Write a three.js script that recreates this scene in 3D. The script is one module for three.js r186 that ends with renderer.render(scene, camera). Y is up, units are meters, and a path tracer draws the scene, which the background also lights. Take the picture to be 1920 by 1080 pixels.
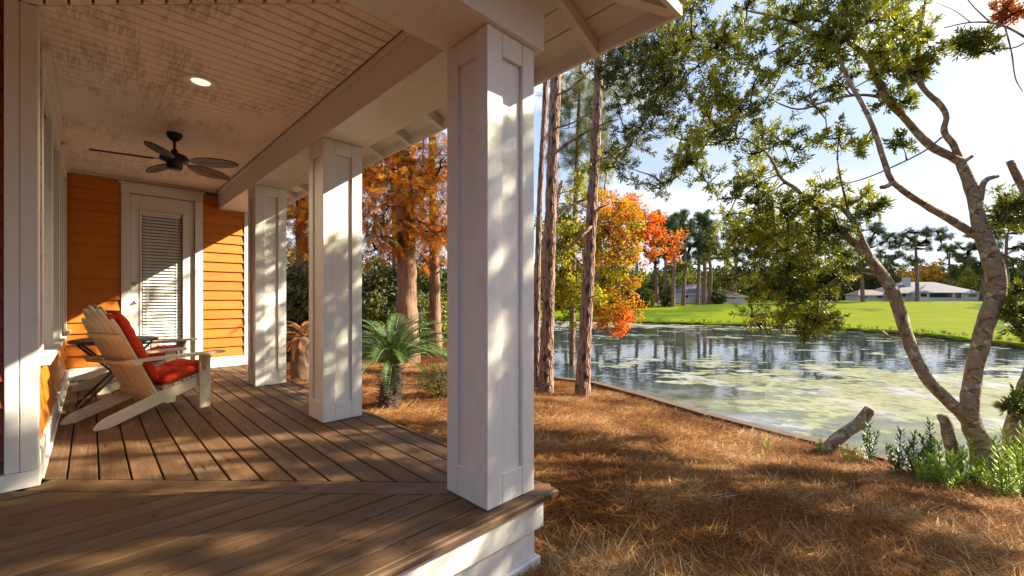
import * as THREE from 'three';
import { mergeGeometries } from 'three/addons/utils/BufferGeometryUtils.js';
import { createNoise2D, createNoise3D } from 'simplex-noise';

// ---------------------------------------------------------------- camera, sky, sun, exposure
// Units are metres. The porch deck is y = 0; the yard lies lower. The side porch runs along -z.
const scene = new THREE.Scene();
const FOCAL = 804, YAW = THREE.MathUtils.degToRad(44.46), EYE = 1.12, HORIZON = 560;
const camera = new THREE.PerspectiveCamera(2 * THREE.MathUtils.radToDeg(Math.atan(540 / FOCAL)), 1920 / 1080, 0.05, 2500);
const FWD = new THREE.Vector3(Math.sin(YAW), 0, -Math.cos(YAW)), RIGHT = new THREE.Vector3(Math.cos(YAW), 0, Math.sin(YAW));
camera.position.set(0, EYE, 0);
camera.lookAt(camera.position.clone().add(FWD));
camera.setViewOffset(1920, 1080, 0, 540 - HORIZON, 1920, 1080);

const SUN = new THREE.Vector3(1.37, 1.0, 0.96).normalize();
const renderer = new THREE.WebGLRenderer({ antialias: true });
renderer.toneMapping = THREE.LinearToneMapping;
renderer.toneMappingExposure = 3.7;
renderer.shadowMap.enabled = true;
const sun = new THREE.DirectionalLight(new THREE.Color().setRGB(1.0, 0.87, 0.68), 5);
sun.position.copy(SUN).multiplyScalar(80).add(new THREE.Vector3(8, 0, -6));
sun.target.position.set(8, 0, -6);
sun.castShadow = true;
sun.shadow.mapSize.set(4096, 4096);
Object.assign(sun.shadow.camera, { left: -45, right: 45, top: 45, bottom: -45, near: 1, far: 200 });
scene.add(sun, sun.target);

// ---------------------------------------------------------------- random numbers and noise
function rng(seed) { let s = seed >>> 0; return () => { s = (s + 0x6d2b79f5) | 0; let t = Math.imul(s ^ (s >>> 15), 1 | s); t = (t + Math.imul(t ^ (t >>> 7), 61 | t)) ^ t; return ((t ^ (t >>> 14)) >>> 0) / 4294967296; }; }
const n2 = createNoise2D(rng(11)), n3 = createNoise3D(rng(12));
const clamp = THREE.MathUtils.clamp, lerp = THREE.MathUtils.lerp, sstep = THREE.MathUtils.smoothstep;
const V = (x, y, z) => new THREE.Vector3(x, y, z);
function fbm2(x, y, o = 4) { let a = 0.5, s = 0; for (let i = 0; i < o; i++) { s += a * n2(x, y); x = x * 2.03 + 7.1; y = y * 2.03 + 3.7; a *= 0.5; } return s; }
function hash2(x, y) { let h = Math.imul(x, 374761393) + Math.imul(y, 668265263); h = Math.imul(h ^ (h >>> 13), 1274126177); return ((h ^ (h >>> 16)) >>> 0) / 4294967296; }
function pn(x, y, px, py) {            // value noise that repeats every px, py
  const xi = Math.floor(x), yi = Math.floor(y), fx = x - xi, fy = y - yi, m = (a, b) => ((a % b) + b) % b;
  const sx = fx * fx * (3 - 2 * fx), sy = fy * fy * (3 - 2 * fy), x0 = m(xi, px), x1 = m(xi + 1, px), y0 = m(yi, py), y1 = m(yi + 1, py);
  return lerp(lerp(hash2(x0, y0), hash2(x1, y0), sx), lerp(hash2(x0, y1), hash2(x1, y1), sx), sy);
}
function pf(u, v, px, py, o = 4) { let a = 0.5, s = 0, t = 0; for (let i = 0; i < o; i++) { s += a * pn(u * px, v * py, px, py); t += a; px *= 2; py *= 2; a *= 0.55; } return s / t; }

// sky: thin bright cloud and haze low down, blue above
{
  const W = 1024, H = 512, data = new Float32Array(W * H * 4);
  for (let r = 0; r < H; r++) for (let c = 0; c < W; c++) {
    const up = ((r + 0.5) / H - 0.5) * Math.PI, az = ((c + 0.5) / W - 0.5) * 2 * Math.PI;
    const d = V(Math.cos(az) * Math.cos(up), Math.sin(up), Math.sin(az) * Math.cos(up)), y = Math.max(d.y, 0);
    const haze = Math.exp(-y * 3.6), cs = d.dot(SUN);
    const px = d.x / (y + 0.16), pz = d.z / (y + 0.16);
    let cl = fbm2(px * 0.55 + 3.1, pz * 0.9 + 1.2, 5) + 0.3 * fbm2(px * 2.1, pz * 3.4, 4);
    cl = sstep(cl - 0.35 * sstep(y, 0.15, 0.4), -0.6, 0.4) * 0.9;
    const glow = 0.5 * Math.pow(Math.max(cs, 0), 6);
    const blue = [lerp(0.20, 0.66, haze), lerp(0.33, 0.70, haze), lerp(0.64, 0.76, haze)], white = [0.66, 0.68, 0.71];
    for (let k = 0; k < 3; k++) data[(r * W + c) * 4 + k] = (lerp(blue[k], white[k], cl) + glow * [1, 0.95, 0.86][k]) * 0.46;
    data[(r * W + c) * 4 + 3] = 1;
  }
  const t = new THREE.DataTexture(data, W, H, THREE.RGBAFormat, THREE.FloatType);
  t.mapping = THREE.EquirectangularReflectionMapping; t.magFilter = THREE.LinearFilter; t.needsUpdate = true;
  scene.background = t; scene.environment = t;
}

// ---------------------------------------------------------------- textures
function tex(w, h, fn, srgb = true) {
  const d = new Uint8Array(w * h * 4);
  for (let y = 0; y < h; y++) for (let x = 0; x < w; x++) {
    const c = fn((x + 0.5) / w, (y + 0.5) / h), o = (y * w + x) * 4;
    for (let k = 0; k < 3; k++) d[o + k] = clamp(c.length ? c[k] : c, 0, 1) * 255;
    d[o + 3] = 255;
  }
  const t = new THREE.DataTexture(d, w, h);
  t.wrapS = t.wrapT = THREE.RepeatWrapping; t.magFilter = THREE.LinearFilter; t.minFilter = THREE.LinearFilter;
  if (srgb) t.colorSpace = THREE.SRGBColorSpace;
  t.needsUpdate = true; return t;
}
function rep(t, x, y) { t.repeat.set(x, y); return t; }
const mix3 = (a, b, t) => [lerp(a[0], b[0], t), lerp(a[1], b[1], t), lerp(a[2], b[2], t)];
const rgb = (r, g, b) => new THREE.Color().setRGB(r, g, b);
function mat(o) { const { phys, ...r } = o; return phys ? new THREE.MeshPhysicalMaterial(r) : new THREE.MeshStandardMaterial(r); }

// stained deck wood, 3 m x 0.75 m
const grain = (u, v) => 0.55 * pf(u, v + 0.02 * Math.sin(6.283 * (u + pf(u, v, 3, 3, 2))), 5, 56, 3) + 0.45 * pf(u, v, 24, 190, 2);
const deckMap = rep(tex(1024, 512, (u, v) => {
  const g = grain(u, v), b = pf(u, v, 6, 5, 4), w = sstep(pf(u + 0.3, v, 9, 18, 4), 0.52, 0.72);
  let c = mix3([0.30, 0.222, 0.15], [0.47, 0.358, 0.25], g * 0.9 + b * 0.3 - 0.1);
  c = mix3(c, [0.53, 0.44, 0.34], w * 0.35);
  const k = pf(u, v, 40, 34, 1), s = sstep(k, 0.90, 0.96);
  return mix3(c, [0.20, 0.12, 0.08], s * 0.8);
}), 1 / 3, 1 / 0.75);
const deckBump = rep(tex(1024, 512, (u, v) => grain(u, v), false), 1 / 3, 1 / 0.75);
// painted wood, 1 m x 1 m
const paintBump = rep(tex(512, 512, (u, v) => 0.6 * pf(u, v, 4, 90, 3) + 0.4 * pf(u, v, 12, 12, 4), false), 1, 1);
const whiteMap = rep(tex(512, 512, (u, v) => { const g = pf(u, v, 3, 60, 3), b = pf(u, v, 5, 5, 5), d = sstep(pf(u, v, 22, 22, 3), 0.66, 0.82); return mix3(mix3([0.82, 0.805, 0.775], [0.86, 0.845, 0.815], 0.5 * g + 0.5 * b), [0.74, 0.72, 0.68], d * 0.3); }), 0.7, 0.7);
const orangeMap = rep(tex(512, 512, (u, v) => { const g = pf(u, v, 4, 70, 3), b = pf(u, v, 6, 5, 4); return mix3([0.70, 0.385, 0.03], [0.82, 0.475, 0.04], 0.55 * g + 0.45 * b); }), 0.8, 0.8);
const creamMap = rep(tex(512, 512, (u, v) => { const g = pf(u, v, 4, 60, 3), b = pf(u, v, 9, 9, 4); return mix3([0.70, 0.65, 0.54], [0.82, 0.78, 0.68], 0.5 * g + 0.5 * b); }), 1.1, 1.1);
// rough-sawn white ceiling boards with mildew across the saw marks; 4 m x 8 m of ceiling
const ceilMap = rep(tex(1024, 1024, (u, v) => {
  const saw = 0.6 * pf(u, v, 330, 70, 2) + 0.4 * pf(u, v, 120, 30, 2), blot = pf(u, v, 9, 18, 6), fine = pf(u, v, 70, 150, 3);
  const m = sstep(blot + 0.5 * (fine - 0.5), 0.34, 0.78) * sstep(saw, 0.34, 0.72);
  return mix3(mix3([0.89, 0.84, 0.785], [0.935, 0.89, 0.835], fine), [0.46, 0.38, 0.32], m * 0.36);
}), 1 / 4, 1 / 8);
const ceilBump = rep(tex(512, 512, (u, v) => pf(u, v, 200, 24, 2), false), 1 / 1.5, 1 / 1.5);
// bark: plates of pine, thin grey bark of the myrtle
function plates(u, v, nx, ny) {
  let d1 = 9, d2 = 9, id = 0; const x = u * nx, y = v * ny, xi = Math.floor(x), yi = Math.floor(y), m = (a, b) => ((a % b) + b) % b;
  for (let j = -1; j <= 1; j++) for (let i = -1; i <= 1; i++) {
    const cx = xi + i, cy = yi + j, hx = hash2(m(cx, nx), m(cy, ny)), hy = hash2(m(cx, nx) + 91, m(cy, ny) + 17), d = Math.hypot(cx + hx - x, (cy + hy - y));
    if (d < d1) { d2 = d1; d1 = d; id = hx; } else if (d < d2) d2 = d;
  }
  return [d2 - d1, id];
}
const warp = (u, v) => [u + 0.05 * (pf(u, v, 8, 8, 3) - 0.5), v + 0.14 * (pf(u + 0.4, v, 8, 8, 3) - 0.5)];
const ridge = (u, v) => { const [a, b] = warp(u, v), [e] = plates(a, b, 12, 4), q = 1 - Math.abs(2 * pf(u + 0.06 * pf(u, v, 6, 5, 3), v, 20, 5, 4) - 1); return clamp(0.45 * sstep(e, 0.0, 0.4) + 0.75 * q * q - 0.2, 0, 1); };
const pineH = (u, v) => clamp(ridge(u, v) * (0.75 + 0.25 * pf(u, v, 40, 60, 3)), 0, 1);
const pineMap = rep(tex(512, 512, (u, v) => { const h = ridge(u, v), f = pf(u, v, 60, 20, 4), q = pf(u, v, 7, 5, 4); return mix3([0.25, 0.17, 0.13], mix3(mix3([0.46, 0.33, 0.26], [0.56, 0.46, 0.39], q), [0.68, 0.60, 0.53], f * 0.55), sstep(h, 0.05, 0.62)); }), 1, 0.7);
const pineBump = rep(tex(512, 512, pineH, false), 1, 0.7);
const myrtleMap = rep(tex(512, 512, (u, v) => {
  const a = pf(u, v, 8, 10, 5), f = pf(u, v, 40, 60, 3), l = sstep(pf(u + 0.2, v, 12, 10, 4), 0.56, 0.70), r = sstep(pf(u, v + 0.3, 9, 14, 4), 0.58, 0.72);
  let c = mix3([0.40, 0.34, 0.255], [0.66, 0.58, 0.46], a * 0.6 + f * 0.5); c = mix3(c, [0.76, 0.72, 0.64], l * 0.75); return mix3(c, [0.32, 0.22, 0.14], r * 0.7);
}), 1.6, 1.6);
const myrtleBump = rep(tex(512, 512, (u, v) => 0.6 * pf(u, v, 10, 40, 4) + 0.4 * pf(u, v, 26, 26, 3), false), 1.6, 1.6);
const cypMap = rep(tex(512, 512, (u, v) => mix3([0.34, 0.24, 0.18], [0.66, 0.52, 0.42], 0.7 * pf(u, v, 34, 4, 4) + 0.3 * pf(u, v, 8, 8, 4)), 1, 0.5), 1, 0.4);
const cypBump = rep(tex(512, 512, (u, v) => pf(u, v, 34, 4, 4), false), 1, 0.4);
const strawMap = rep(tex(1024, 1024, (u, v) => {
  const a = pf(u + 0.06 * pf(u, v, 6, 6, 3), v, 22, 150, 3), b = pf(u, v + 0.06 * pf(u, v, 5, 7, 3), 150, 22, 3), s = pf(u, v, 7, 7, 5), f = Math.max(a, b);
  return mix3(mix3([0.14, 0.065, 0.03], [0.40, 0.21, 0.09], sstep(f, 0.42, 0.78)), mix3([0.16, 0.085, 0.04], [0.46, 0.28, 0.13], f), sstep(s, 0.45, 0.65));
}), 1 / 1.6, 1 / 1.6);
const strawBump = rep(tex(512, 512, (u, v) => Math.max(pf(u, v, 22, 150, 3), pf(u, v, 150, 22, 3)), false), 1 / 1.6, 1 / 1.6);
const lawnMap = rep(tex(1024, 1024, (u, v) => {
  const a = pf(u, v, 10, 10, 6), f = pf(u, v, 120, 120, 3), band = pf(u, v, 3, 5, 4);
  return mix3(mix3([0.315, 0.375, 0.004], [0.44, 0.475, 0.006], a * 0.6 + f * 0.5), [0.235, 0.305, 0.006], sstep(band, 0.46, 0.62) * 0.85);
}), 1 / 34, 1 / 34);
const rippleBump = rep(tex(512, 512, (u, v) => 0.6 * pf(u, v, 6, 7, 4) + 0.4 * pf(u + 0.3, v, 18, 16, 3), false), 1 / 5, 1 / 5);
const timberMap = rep(tex(512, 256, (u, v) => mix3([0.20, 0.15, 0.11], [0.46, 0.37, 0.28], 0.6 * pf(u, v, 4, 40, 4) + 0.4 * pf(u, v, 16, 16, 3)), true), 0.6, 2);
const clothMap = rep(tex(256, 256, (u, v) => mix3([0.77, 0.19, 0.06], [0.83, 0.25, 0.08], pf(u, v, 6, 6, 4) * 0.7 + 0.3 * pf(u, v, 64, 64, 1))), 4, 4);
const shingleMap = rep(tex(256, 256, (u, v) => { const row = Math.floor(v * 16), k = hash2(Math.floor(u * 18 + (row % 2) * 0.5), row); return mix3([0.52, 0.50, 0.50], [0.66, 0.63, 0.62], k * 0.7 + 0.3 * pf(u, v, 20, 20, 3)); }), 0.4, 0.4);

// ---------------------------------------------------------------- materials
const M = {
  deck: mat({ map: deckMap, bumpMap: deckBump, bumpScale: 0.0025, phys: 1, specularIntensity: 0.55, roughness: 0.62 }),
  deck2: mat({ map: deckMap, bumpMap: deckBump, bumpScale: 0.0025, phys: 1, specularIntensity: 0.55, roughness: 0.55, color: rgb(0.86, 0.84, 0.82) }),
  deck3: mat({ map: deckMap, bumpMap: deckBump, bumpScale: 0.0025, phys: 1, specularIntensity: 0.55, roughness: 0.66, color: rgb(0.93, 0.87, 0.82) }),
  white: mat({ map: whiteMap, bumpMap: paintBump, bumpScale: 0.0012, roughness: 0.5 }),
  ceiling: mat({ map: ceilMap, bumpMap: ceilBump, bumpScale: 0.0012, roughness: 0.75 }),
  orange: mat({ map: orangeMap, bumpMap: paintBump, bumpScale: 0.0016, roughness: 0.55 }),
  orange2: mat({ map: orangeMap, bumpMap: paintBump, bumpScale: 0.0016, roughness: 0.55, color: rgb(0.92, 0.9, 0.88) }),
  rust: mat({ map: orangeMap, color: rgb(0.30, 0.16, 0.4), bumpMap: paintBump, bumpScale: 0.0016, roughness: 0.6 }),  // orange siding darkened, so the front wall's deep shade is in its colour
  cream: mat({ map: creamMap, bumpMap: paintBump, bumpScale: 0.0012, roughness: 0.5 }),
  glass: mat({ phys: 1, color: 0xffffff, transmission: 1, roughness: 0.02, thickness: 0, ior: 1.5 }),
  blind: mat({ color: rgb(0.8, 0.8, 0.77), roughness: 0.5 }),
  room: mat({ color: rgb(0.16, 0.15, 0.14), roughness: 0.9 }),
  metal: mat({ color: rgb(0.62, 0.58, 0.5), metalness: 1, roughness: 0.28 }),
  fan: mat({ color: rgb(0.016, 0.012, 0.010), roughness: 0.42, metalness: 0.3 }),
  wicker: mat({ color: rgb(0.11, 0.065, 0.04), roughness: 0.6 }),
  cushion: mat({ phys: 1, map: clothMap, roughness: 0.9, sheen: 0.4, sheenRoughness: 0.6, sheenColor: rgb(0.8, 0.3, 0.15) }),
  black: mat({ color: rgb(0.02, 0.02, 0.022), roughness: 0.45 }),
  roof: mat({ map: shingleMap, color: rgb(0.5, 0.48, 0.46), roughness: 0.9 }),
  pine: mat({ map: pineMap, bumpMap: pineBump, bumpScale: 0.03, roughness: 0.95 }),
  myrtle: mat({ map: myrtleMap, bumpMap: myrtleBump, bumpScale: 0.008, roughness: 0.85 }),
  cypress: mat({ map: cypMap, bumpMap: cypBump, bumpScale: 0.015, roughness: 0.95 }),
  twig: mat({ color: rgb(0.12, 0.085, 0.06), roughness: 0.9 }),
  straw: mat({ phys: 1, specularIntensity: 0.15, map: strawMap, bumpMap: strawBump, bumpScale: 0.02, roughness: 0.95 }),
  lawn: mat({ phys: 1, map: lawnMap, roughness: 1, specularIntensity: 0.08 }),
  timber: mat({ map: timberMap, roughness: 0.9 }),
  soil: mat({ color: rgb(0.06, 0.04, 0.025), roughness: 1 }),
  sagoTrunk: mat({ color: rgb(0.06, 0.042, 0.03), roughness: 1 }),
  needle: mat({ phys: 1, color: 0xffffff, roughness: 0.85, specularIntensity: 0.3 }),
  dryFrond: mat({ color: rgb(0.30, 0.13, 0.045), roughness: 0.9 }),
};
const SIDING = [M.orange, M.orange2];
const leafMat = (t = 0.35, rough = 0.5, spec = 1) => mat({ phys: 1, color: 0xffffff, roughness: rough, transmission: t, thickness: 0, ior: 1.4, specularIntensity: spec });
M.leaf = leafMat(0.56, 0.5, 0.6); M.autumn = leafMat(0.42, 0.95, 0.25); M.matte = mat({ phys: 1, color: 0xffffff, roughness: 0.95, specularIntensity: 0.2 });
M.sago = mat({ phys: 1, color: rgb(0.10, 0.18, 0.028), roughness: 0.4, transmission: 0.3, thickness: 0 });

// ---------------------------------------------------------------- mesh helpers
class GB {                             // collects flat faces; uv in metres with u along `long`
  constructor(long = 'x', du = 0, dv = 0) { Object.assign(this, { p: [], n: [], u: [], long, du, dv }); }
  tri(a, b, c, out) {
    const e1 = b.clone().sub(a), n = e1.cross(c.clone().sub(a));
    if (n.lengthSq() < 1e-16) return; n.normalize();
    if (out && n.dot(out) < 0) { [b, c] = [c, b]; n.negate(); }
    const ax = Math.abs(n.x), ay = Math.abs(n.y), az = Math.abs(n.z), dom = ay >= ax && ay >= az ? 'y' : ax >= az ? 'x' : 'z';
    let ks = ['x', 'y', 'z'].filter((k) => k !== dom); if (ks[1] === this.long) ks = [ks[1], ks[0]];
    for (const q of [a, b, c]) { this.p.push(q.x, q.y, q.z); this.n.push(n.x, n.y, n.z); this.u.push(q[ks[0]] + this.du, q[ks[1]] + this.dv); }
  }
  quad(a, b, c, d, out) { this.tri(a, b, c, out); this.tri(a, c, d, out); return this; }
  box(x0, x1, y0, y1, z0, z1, c = 0.003) {
    const lo = [x0, y0, z0], hi = [x1, y1, z1], P = (v) => V(v[0], v[1], v[2]);
    c = Math.min(c, 0.45 * Math.min(x1 - x0, y1 - y0, z1 - z0));
    const corner = (s, a) => P([0, 1, 2].map((k) => (s[k] > 0 ? hi[k] - (k === a ? 0 : c) : lo[k] + (k === a ? 0 : c))));
    for (let a = 0; a < 3; a++) {
      const [b, d] = [0, 1, 2].filter((k) => k !== a);
      for (const s of [-1, 1]) {
        const S = (i, j) => { const r = [0, 0, 0]; r[a] = s; r[b] = i; r[d] = j; return r; };
        const o = [0, 0, 0]; o[a] = s;
        this.quad(corner(S(-1, -1), a), corner(S(1, -1), a), corner(S(1, 1), a), corner(S(-1, 1), a), P(o));
      }
      if (c > 0) for (const i of [-1, 1]) for (const j of [-1, 1]) {       // edges along axis a
        const S = (e) => { const r = [0, 0, 0]; r[a] = e; r[b] = i; r[d] = j; return r; }, o = [0, 0, 0]; o[b] = i; o[d] = j;
        this.quad(corner(S(-1), b), corner(S(1), b), corner(S(1), d), corner(S(-1), d), P(o));
      }
    }
    if (c > 0) for (const i of [-1, 1]) for (const j of [-1, 1]) for (const k of [-1, 1]) this.tri(corner([i, j, k], 0), corner([i, j, k], 1), corner([i, j, k], 2), V(i, j, k));
    return this;
  }
  hexa(q) {                             // 8 corners: bottom ring 0-3, top ring 4-7
    const c = q.reduce((s, v) => s.add(v), V(0, 0, 0)).multiplyScalar(1 / 8);
    for (const f of [[0, 1, 2, 3], [4, 5, 6, 7], [0, 1, 5, 4], [1, 2, 6, 5], [2, 3, 7, 6], [3, 0, 4, 7]]) {
      const m = f.reduce((s, k) => s.add(q[k]), V(0, 0, 0)).multiplyScalar(0.25);
      this.quad(q[f[0]], q[f[1]], q[f[2]], q[f[3]], m.sub(c));
    }
    return this;
  }
  plank(poly, y0, y1, c = 0.004) {      // convex outline [[x,z]...] in plan, eased top edges
    const n = poly.length, cx = poly.reduce((s, q) => s + q[0], 0) / n, cz = poly.reduce((s, q) => s + q[1], 0) / n;
    const ins = poly.map((q, i) => {
      const a = poly[(i + n - 1) % n], b = poly[(i + 1) % n], off = (p, r) => { let nx = -(r[1] - p[1]), nz = r[0] - p[0]; const l = Math.hypot(nx, nz); nx /= l; nz /= l; if ((cx - p[0]) * nx + (cz - p[1]) * nz < 0) { nx = -nx; nz = -nz; } return [nx, nz]; };
      const u = off(a, q), w = off(q, b), k = c / Math.max(0.35, 1 + u[0] * w[0] + u[1] * w[1]);
      return [q[0] + (u[0] + w[0]) * k, q[1] + (u[1] + w[1]) * k];
    });
    const T = (q, y) => V(q[0], y, q[1]), mid = V(cx, y0, cz);
    for (let i = 0; i < n; i++) {
      const j = (i + 1) % n, o = V((poly[i][0] + poly[j][0]) / 2 - cx, 0, (poly[i][1] + poly[j][1]) / 2 - cz);
      this.quad(T(poly[i], y0), T(poly[j], y0), T(poly[j], y1 - c), T(poly[i], y1 - c), o);
      this.quad(T(poly[i], y1 - c), T(poly[j], y1 - c), T(ins[j], y1), T(ins[i], y1), o.clone().setY(0.5));
      this.tri(T(ins[0], y1), T(ins[i], y1), T(ins[j], y1), V(0, 1, 0));
      this.tri(T(poly[0], y0), T(poly[i], y0), T(poly[j], y0), V(0, -1, 0));
    }
    return this;
  }
  slab(q, th) {                         // four corners, thickened along the downward normal
    const n = q[1].clone().sub(q[0]).cross(q[2].clone().sub(q[0])).normalize(); if (n.y > 0) n.negate();
    return this.hexa([...q.map((v) => v.clone().addScaledVector(n, th)), ...q]);
  }
  geo() {
    const g = new THREE.BufferGeometry();
    g.setAttribute('position', new THREE.Float32BufferAttribute(this.p, 3));
    g.setAttribute('normal', new THREE.Float32BufferAttribute(this.n, 3));
    g.setAttribute('uv', new THREE.Float32BufferAttribute(this.u, 2));
    return g;
  }
}
const taken = {};
function numbered(name) { taken[name] = (taken[name] ?? -1) + 1; return taken[name] ? name + '_' + String(taken[name]).padStart(3, '0') : name; }
function mesh(parent, name, g, m) { const o = new THREE.Mesh(g, m); o.name = name; o.castShadow = o.receiveShadow = true; parent.add(o); return o; }
function part(parent, name) { const g = new THREE.Group(); g.name = name; parent.add(g); return g; }
function thing(name, label, category, pos = V(0, 0, 0), group) { const g = new THREE.Group(); g.name = numbered(name); g.position.copy(pos); g.userData = { label, category }; if (group) g.userData.group = group; scene.add(g); return g; }
function setting(name, g, m, kind = 'structure') { const o = mesh(scene, name, g, m); o.userData.kind = kind; return o; }
function at(px, py, depth) { return camera.position.clone().addScaledVector(FWD, depth).addScaledVector(RIGHT, (px - 960) / FOCAL * depth).add(V(0, -(py - HORIZON) / FOCAL * depth, 0)); }

// round limb through points with radii; uv in metres
function limb(pts, rad, { seg = 9, step = 0.1, bump = 0.06, freq = 3, cap = true } = {}) {
  const curve = new THREE.CatmullRomCurve3(pts, false, 'centripetal'), L = curve.getLength(), n = Math.max(2, Math.ceil(L / step));
  const P = [], N = [], U = [], I = []; let nor = null;
  const R = (t) => { const k = t * (rad.length - 1), i = Math.min(rad.length - 2, Math.floor(k)); return lerp(rad[i], rad[i + 1], k - i); };
  for (let i = 0; i <= n; i++) {
    const t = i / n, c = curve.getPoint(t), tg = curve.getTangent(t);
    if (!nor) nor = (Math.abs(tg.y) > 0.9 ? V(1, 0, 0) : V(0, 1, 0)).cross(tg).normalize();
    nor.addScaledVector(tg, -nor.dot(tg)).normalize();
    const bi = tg.clone().cross(nor), r = R(t);
    for (let j = 0; j <= seg; j++) {
      const a = j / seg * Math.PI * 2, d = nor.clone().multiplyScalar(Math.cos(a)).addScaledVector(bi, Math.sin(a));
      const q = c.clone().addScaledVector(d, r), k = 1 + bump * n3(q.x * freq, q.y * freq * 0.6, q.z * freq) + bump * 0.5 * n3(q.x * freq * 3, q.y * freq * 1.4, q.z * freq * 3);
      q.copy(c).addScaledVector(d, r * k);
      P.push(q.x, q.y, q.z); N.push(d.x, d.y, d.z); U.push(j / seg * 2 * Math.PI * R(0.2), t * L);
    }
  }
  const w = seg + 1;
  for (let i = 0; i < n; i++) for (let j = 0; j < seg; j++) { const a = i * w + j; I.push(a, a + w, a + 1, a + 1, a + w, a + w + 1); }
  if (cap) { const c = curve.getPoint(1), tg = curve.getTangent(1), o = P.length / 3; P.push(c.x + tg.x * rad.at(-1) * 0.25, c.y + tg.y * rad.at(-1) * 0.25, c.z + tg.z * rad.at(-1) * 0.25); N.push(tg.x, tg.y, tg.z); U.push(0, L); for (let j = 0; j < seg; j++) I.push(n * w + j, o, n * w + j + 1); }
  const g = new THREE.BufferGeometry();
  g.setAttribute('position', new THREE.Float32BufferAttribute(P, 3)); g.setAttribute('normal', new THREE.Float32BufferAttribute(N, 3)); g.setAttribute('uv', new THREE.Float32BufferAttribute(U, 2)); g.setIndex(I);
  if (bump > 0.02) g.computeVertexNormals();
  return g;
}
// leaves: folded blades, each [base, direction, side, length, width]
function blades(list, bend = 0.15) {
  const P = [], U = [];
  const T = (...q) => q.forEach((v) => { P.push(v.x, v.y, v.z); U.push(0, 0); });
  for (const [b, d, s, len, wid] of list) {
    const up = d.clone().cross(s).normalize(), m = b.clone().addScaledVector(d, len * 0.5).addScaledVector(up, -wid * 0.18);
    const l = b.clone().addScaledVector(d, len * 0.5).addScaledVector(s, wid / 2), r = b.clone().addScaledVector(d, len * 0.5).addScaledVector(s, -wid / 2), t = b.clone().addScaledVector(d, len).addScaledVector(up, -len * bend);
    T(b, l, m); T(b, m, r); T(l, t, m); T(m, t, r);
  }
  const g = new THREE.BufferGeometry(); g.setAttribute('position', new THREE.Float32BufferAttribute(P, 3)); g.setAttribute('uv', new THREE.Float32BufferAttribute(U, 2)); g.computeVertexNormals(); return g;
}
function rdir(r) { const z = r() * 2 - 1, a = r() * 6.2832, q = Math.sqrt(1 - z * z); return V(q * Math.cos(a), z, q * Math.sin(a)); }
const sideOf = (d, r) => d.clone().cross(rdir(r)).normalize();
function rosette(seed, n, len, wid) {                                     // leaves round a twig end, along +y
  const r = rng(seed), L = [];
  for (let i = 0; i < n; i++) { const a = i * 2.4 + r(), el = lerp(0.1, 1.1, i / n) + (r() - 0.5) * 0.3, d = V(Math.cos(a) * Math.cos(el), Math.sin(el), Math.sin(a) * Math.cos(el)); L.push([V(0, 0.06 * i / n, 0), d, V(-Math.sin(a), (r() - 0.5) * 0.6, Math.cos(a)).normalize(), len * (0.7 + 0.5 * r()), wid * (0.8 + 0.4 * r())]); }
  return blades(L, 0.12);
}
function cluster(seed, n, spread, len, wid) { const r = rng(seed), L = []; for (let i = 0; i < n; i++) { const d = rdir(r); L.push([rdir(r).multiplyScalar(spread * Math.cbrt(r())), d, sideOf(d, r), len * (0.6 + 0.7 * r()), wid * (0.7 + 0.6 * r())]); } return blades(L, 0.1); }
function tuft(seed, n, len, wid, tight = 0.35) { const r = rng(seed), L = []; for (let i = 0; i < n; i++) { const d = rdir(r); d.y = Math.abs(d.y) * 0.8 + tight; d.normalize(); L.push([V(0, 0, 0).addScaledVector(V(0, 1, 0), r() * len * 0.5), d, sideOf(d, r), len * (0.7 + 0.5 * r()), wid]); } return blades(L, 0.15); }
function feather(seed, len, n, leaf, wid) {                               // flat spray along +y
  const r = rng(seed), L = [[V(0, 0, 0), V(0, 1, 0), V(1, 0, 0), len, wid * 0.8]];
  for (let i = 1; i < n; i++) for (const s of [-1, 1]) { const d = V(s * 0.8, 0.55 + 0.25 * r(), (r() - 0.5) * 0.7).normalize(); L.push([V(0, len * i / n, 0), d, V(0, 1, 0).cross(d).cross(d).normalize(), leaf * (1.1 - 0.7 * i / n) * (0.7 + 0.6 * r()), wid]); }
  return blades(L, 0.2);
}
// scatter copies: list of [pos, dir(+y goes there), scale, color]
function copies(parent, name, g, m, list, world = true) {
  const o = new THREE.InstancedMesh(g, m, list.length), q = new THREE.Quaternion(), q2 = new THREE.Quaternion(), X = new THREE.Matrix4(), up = V(0, 1, 0), off = world && parent.position ? parent.position : V(0, 0, 0), r = rng(list.length + 5);
  list.forEach(([p, d, s, c], i) => { q.setFromUnitVectors(up, d); q2.setFromAxisAngle(up, r() * 6.2832); o.setMatrixAt(i, X.compose(p.clone().sub(off), q.multiply(q2), V(s, s, s))); o.setColorAt(i, c); });
  o.name = name; o.castShadow = o.receiveShadow = true; o.userData.kind = 'stuff'; parent.add(o); return o;
}
function joined(parent, name, list, m, kind) { const g = mergeGeometries(list.map((x) => (x.index ? x : x))); g.translate(-parent.position.x, -parent.position.y, -parent.position.z); const o = mesh(parent, name, g, m); if (kind) o.userData.kind = kind; return o; }

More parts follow.
